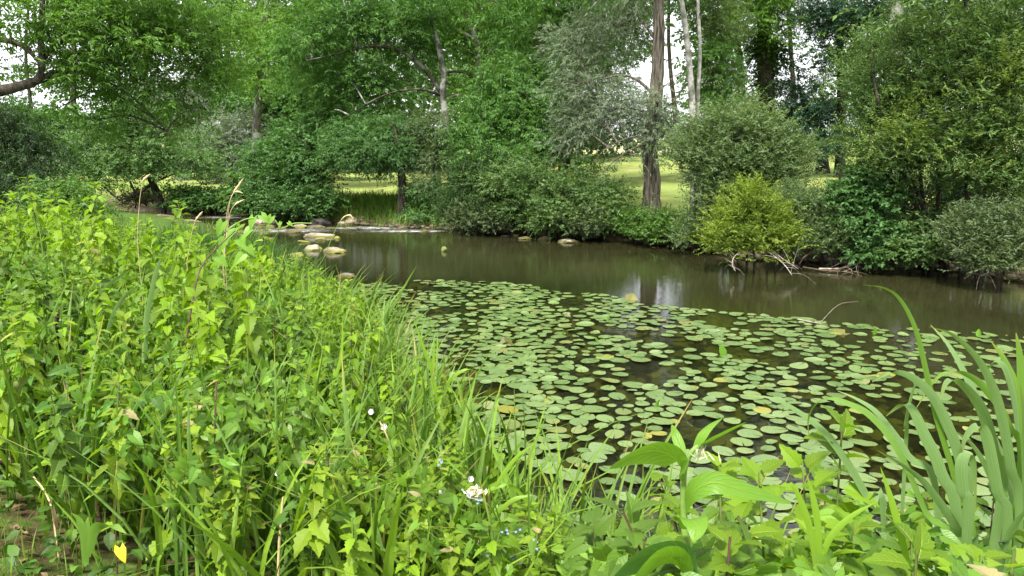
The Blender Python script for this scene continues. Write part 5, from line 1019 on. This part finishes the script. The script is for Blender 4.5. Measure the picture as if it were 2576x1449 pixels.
lone_blades('reed_grass', 'tall bright blades shooting up at the water by the white flowers', [[(1100, 1010, 4.3), (1085, 930, 4.3), (1060, 860, 4.3), (1040, 800, 4.3)], [(1085, 1000, 4.3), (1090, 920, 4.3), (1093, 850, 4.3)], [(1110, 1020, 4.4), (1130, 960, 4.4), (1170, 930, 4.4), (1200, 935, 4.4)], [(830, 980, 4.2), (850, 930, 4.2), (860, 880, 4.2), (862, 800, 4.2)]], L_grass, .02)
lone_blades('cut_iris', 'cut-off iris stump with short stubby blades on the bare ground at the bottom left', [[(215, 1420, 2.75), (212, 1350, 2.75), (200, 1310, 2.75), (180, 1290, 2.75)], [(220, 1400, 2.75), (218, 1340, 2.75), (222, 1300, 2.75)], [(225, 1390, 2.72), (240, 1330, 2.7), (280, 1320, 2.66), (318, 1342, 2.62)], [(200, 1440, 2.7), (190, 1420, 2.65), (180, 1440, 2.6)]], L_iris, .04)
# grass seed heads
def seedhead(label, pts, hw, name='canary_grass', stem_r=.0022):
    p, _ = path3([(u, v, d, 0) for u, v, d in pts]); g = np.array([p[0][0], p[0][1], gh(p[0][0], p[0][1])]); r = empty(name, g, label, 'grass', 'pale grass seed heads over the left bank'); s_ = np.vstack([g, p]); s_ = np.vstack([s_[:1], s_[1:]])
    m = MB(); tube(m, s_, np.full(len(s_), stem_r), 5); m.build('stem', S_straw if hw > .005 else S_green, r, True, g)
    k = int(len(p) * .62); h = p[k:]; n = len(h); m = MB(); tube(m, h, hw * np.sin(np.linspace(.25, 3.0, n)) + .0015, 7, .25, seed=len(p)); m.build('seed_head', S_straw, r, True, g)
seedhead('straw seed head standing highest over the left bank by the spreading tree', [(345, 600, 6), (350, 520, 6), (355, 478, 6), (362, 452, 6), (378, 438, 6)], 0.0088)
seedhead('tall straw seed head leaning right above the sedge tussock', [(560, 640, 6), (568, 560, 6), (576, 512, 6), (592, 478, 6), (613, 448, 6)], 0.0077)
seedhead('curved straw seed head branching beside the tall leaning one', [(565, 640, 6), (572, 560, 6), (580, 500, 6), (594, 482, 6), (611, 486, 6)], 0.0055)
seedhead('pale green seed head below the leaning straw ones', [(560, 660, 5.8), (572, 580, 5.8), (580, 532, 5.8), (595, 512, 5.8), (615, 502, 5.8)], 0.0060)
seedhead('short straw seed head in front of the tussock', [(470, 660, 5.6), (480, 600, 5.6), (486, 572, 5.6), (495, 550, 5.6), (510, 532, 5.6)], 0.0066)
seedhead('long thin grass stalk arching over the mid-stream rocks with a hooked straw tip', [(770, 760, 6.5), (789, 690, 6.5), (815, 648, 6.5), (833, 603, 6.5), (852, 563, 6.5), (867, 545, 6.5), (882, 542, 6.5), (891, 558, 6.5)], 0.0044)
seedhead('brown seed stalk hanging among the bindweed by the water', [(1010, 1260, 3.4), (1005, 1200, 3.4), (990, 1140, 3.4), (970, 1090, 3.4), (955, 1060, 3.4)], 0.0033)
# bindweed vine reaching out over the rocks
p, rr = path3([(500, 655, 5.0, .002), (540, 615, 5.0, .002), (560, 590, 5.0, .002), (600, 560, 5.0, .002), (625, 550, 5.0, .002), (655, 548, 5.0, .002), (688, 551, 5.0, .0018), (702, 568, 5, .0016), (716, 572, 5, .0016), (740, 562, 5, .0014), (784, 562, 5, .001)])
g = np.array([p[0][0], p[0][1], gh(p[0][0], p[0][1])]); vine = empty('bindweed_vine', g, 'bindweed shoot with bright heart leaves waving over the mid-stream rocks', 'bindweed')
m = MB(); tube(m, p, rr, 5); m.build('stem', S_green, vine, True, g)
for i, (u, v, s_) in enumerate(((545, 640, .11), (566, 600, .10), (590, 575, .10), (602, 600, .11), (612, 640, .10), (638, 548, .09), (658, 542, .08), (683, 546, .07), (706, 560, .04), (726, 560, .04), (560, 560, .10), (630, 575, .09), (618, 612, .1))):
    m = MB(); a = i * 2.1; place(m, *heart, frames(np.array([[math.cos(a) * .7, -.3, -.7 + .3 * math.sin(a * 1.7)]]), np.array([[.3 * math.sin(a), -.9, .6]]), [s_]), (at(u, v, 5.0) - g)[None]); m.build('leaf', L_bind, vine)
def stalk(label, pts, mat, name='dry_stalk'):
    p, rr = path3(pts); p[0] = (p[0][0], p[0][1], gh(p[0][0], p[0][1]) - .02); m = MB(); tube(m, p, rr, 6, .08)
    o = m.build(name, mat, None, True, p[0]); o.location = tuple(p[0]); tag(o, label, 'stalk')
stalk('reddish brown dead stalk slanting up across the left bank', [(455, 1000, 4.3, .006), (470, 850, 4.3, .006), (493, 715, 4.4, .005), (517, 655, 4.5, .0045), (592, 580, 4.6, .003)], S_netb)
stalk('tall straight dark stalk standing in the middle of the front plants', [(543, 1400, 3.0, .004), (540, 1200, 3.05, .0038), (541, 1050, 3.1, .003), (545, 960, 3.15, .002)], S_netb)
stalk('straw-coloured broken stalk low among the front nettles', [(700, 1449, 2.75, .006), (702, 1380, 2.75, .006), (708, 1300, 2.75, .005), (712, 1250, 2.75, .004)], S_straw)
stalk('dark brown fluffy dead spike in the left bank', [(150, 860, 4.4, .006), (143, 820, 4.4, .012), (144, 800, 4.4, .012), (148, 785, 4.4, .004)], plain('dead_spike', (.03, .02, .015), .9))
stalk('pale bare stalk leaning over the bare ground at the left', [(135, 1290, 3.1, .004), (115, 1240, 3.2, .004), (85, 1200, 3.3, .003)], S_straw)
# flowers
petal = plain('petal_white', (.62, .60, .60), .6, .2, .04); blue = plain('petal_blue', (.22, .28, .5), .6, .2, .1); cream = plain('petal_cream', (.40, .37, .25), .7, .2, .1); yel = plain('leaf_fallen_yellow', (.55, .42, .03), .6, .3, .3, 30)
def trumpet(u, v, d, s_, label, a):
    c = at(u, v, d); r = empty('bindweed_flower', c, label, 'flower', 'white bindweed flowers by the water'); m = MB(); ax = norm(np.array([math.cos(a) * .5, -.8, .45]))
    tube(m, [c * 0 - ax * s_ * .9, -ax * s_ * .5, -ax * s_ * .15, ax * s_ * .1], [s_ * .08, s_ * .18, s_ * .45, s_ * .62], 10, .05); m.build('petals', petal, r, True)
    m = MB(); tube(m, [-ax * s_ * 1.3, -ax * s_ * 1.1, -ax * s_ * .8], [s_ * .06, s_ * .14, s_ * .12], 6); m.build('calyx', S_green, r, True)
trumpet(934, 1036, 3.7, .025, 'upper white bindweed flower facing left', 2.6); trumpet(965, 1074, 3.65, .027, 'lower white bindweed flower, the larger of the pair', 1.2)
trumpet(1253 * .945, 1205, 3.3, .022, 'narrow white bindweed bud above the cream blossom', .6); trumpet(1112, 1235, 3.2, .022, 'small half-closed white bindweed flower left of the cream blossom', 2.0)
trumpet(218, 673, 6.5, .03, 'tiny white flower far back in the left bank plants', 1.0); trumpet(698, 1190, 3.2, .022, 'white folded flower among the drying nettle leaves', 1.5)
c = at(1197, 1238, 3.25); r = empty('meadowsweet', (c[0], c[1], gh(c[0], c[1])), 'creamy frothy meadowsweet blossom at the water edge', 'flower'); rg = np.random.default_rng(8); g = np.array(r.location); m = MB()
tube(m, [(0, 0, 0), (0.02, 0, (c[2] - g[2]) * .5), (c - g)], [.003, .003, .002], 5); m.build('stem', S_green, r, True); m = MB()
n = 110; P = (c - g) + rg.normal(size=(n, 3)) * np.array([.015, .010, .011]); l = rg.normal(size=(n, 3)); place(m, LV, LQ, LUV, frames(l, np.array([[.1, -.8, .6]]), .010 + .006 * rg.random(n)) * np.array([2.2, 1, 1]), P); m.build('blossom', cream, r)
for i, (u, v) in enumerate(((1030, 1250), (1207, 1262), (1180, 1245), (1280, 1330), (1232, 1385), (1295, 1408), (1345, 1372), (1110, 1160))):
    c = at(u, v, 3.15 if v < 1300 else 2.75); g = gh(c[0], c[1]); r = empty('forget_me_not', (c[0], c[1], g), 'tiny pale blue forget-me-not in the grass at the water edge', 'flower', 'forget-me-nots at the near water edge'); m = MB(); tube(m, [(0, 0, 0), (.01, 0, (c[2] - g) * .5), (0, 0, max(.02, c[2] - g))], [.0012, .0012, .001], 4); m.build('stem', S_green, r); rg = np.random.default_rng(i)
    for k in range(5):
        m = MB(); o_ = rg.normal(size=3) * .013 + (0, 0, max(.02, c[2] - g)); n = 5; a = np.arange(5) * 1.257; l = np.column_stack([np.cos(a), np.full(5, -.35), np.sin(a) * .9]); place(m, LV, LQ, LUV, frames(l, np.array([[0, -.9, .4]]), np.full(5, .006)) * np.array([1, 1, 1]), np.tile(o_, (5, 1))); m.build('floret', blue, r)
c = at(304, 1398, 2.55); m = MB(); place(m, *heart, frames(np.array([[.25, -.2, -.9]]), np.array([[.1, -.9, .4]]), [.06]), np.array([[0, 0, .03]])); o = m.build('fallen_leaf', yel); o.location = tuple(c); tag(o, 'bright yellow heart-shaped dead leaf at the bottom left', 'leaf')
# dead leaf litter on the bare corner
ml = MB(); rg = np.random.default_rng(17); n = 900; P = np.column_stack([rg.uniform(-3.6, -.2, n), rg.uniform(1.6, 4.2, n)]); P = P[~front_ok(P) | (rg.random(n) < .3)]; z = height(P)[0]; n = len(P)
l = np.column_stack([rg.normal(size=(n, 2)), rg.normal(size=n) * .15]); place(ml, LV, LQ, LUV, frames(l, np.column_stack([rg.normal(size=(n, 2)) * .3, np.ones(n)]), .03 + .07 * rg.random(n)) * np.array([.5, 1, 1]), np.column_stack([P, z + .012]))
tag(ml.build('leaf_litter', leaf_mat('litter', (.10, .06, .03), (.26, .19, .09), trans=.05, vary=.5)), 'dry brown leaf scraps on the bare ground at the left', 'leaf litter', kind='stuff')
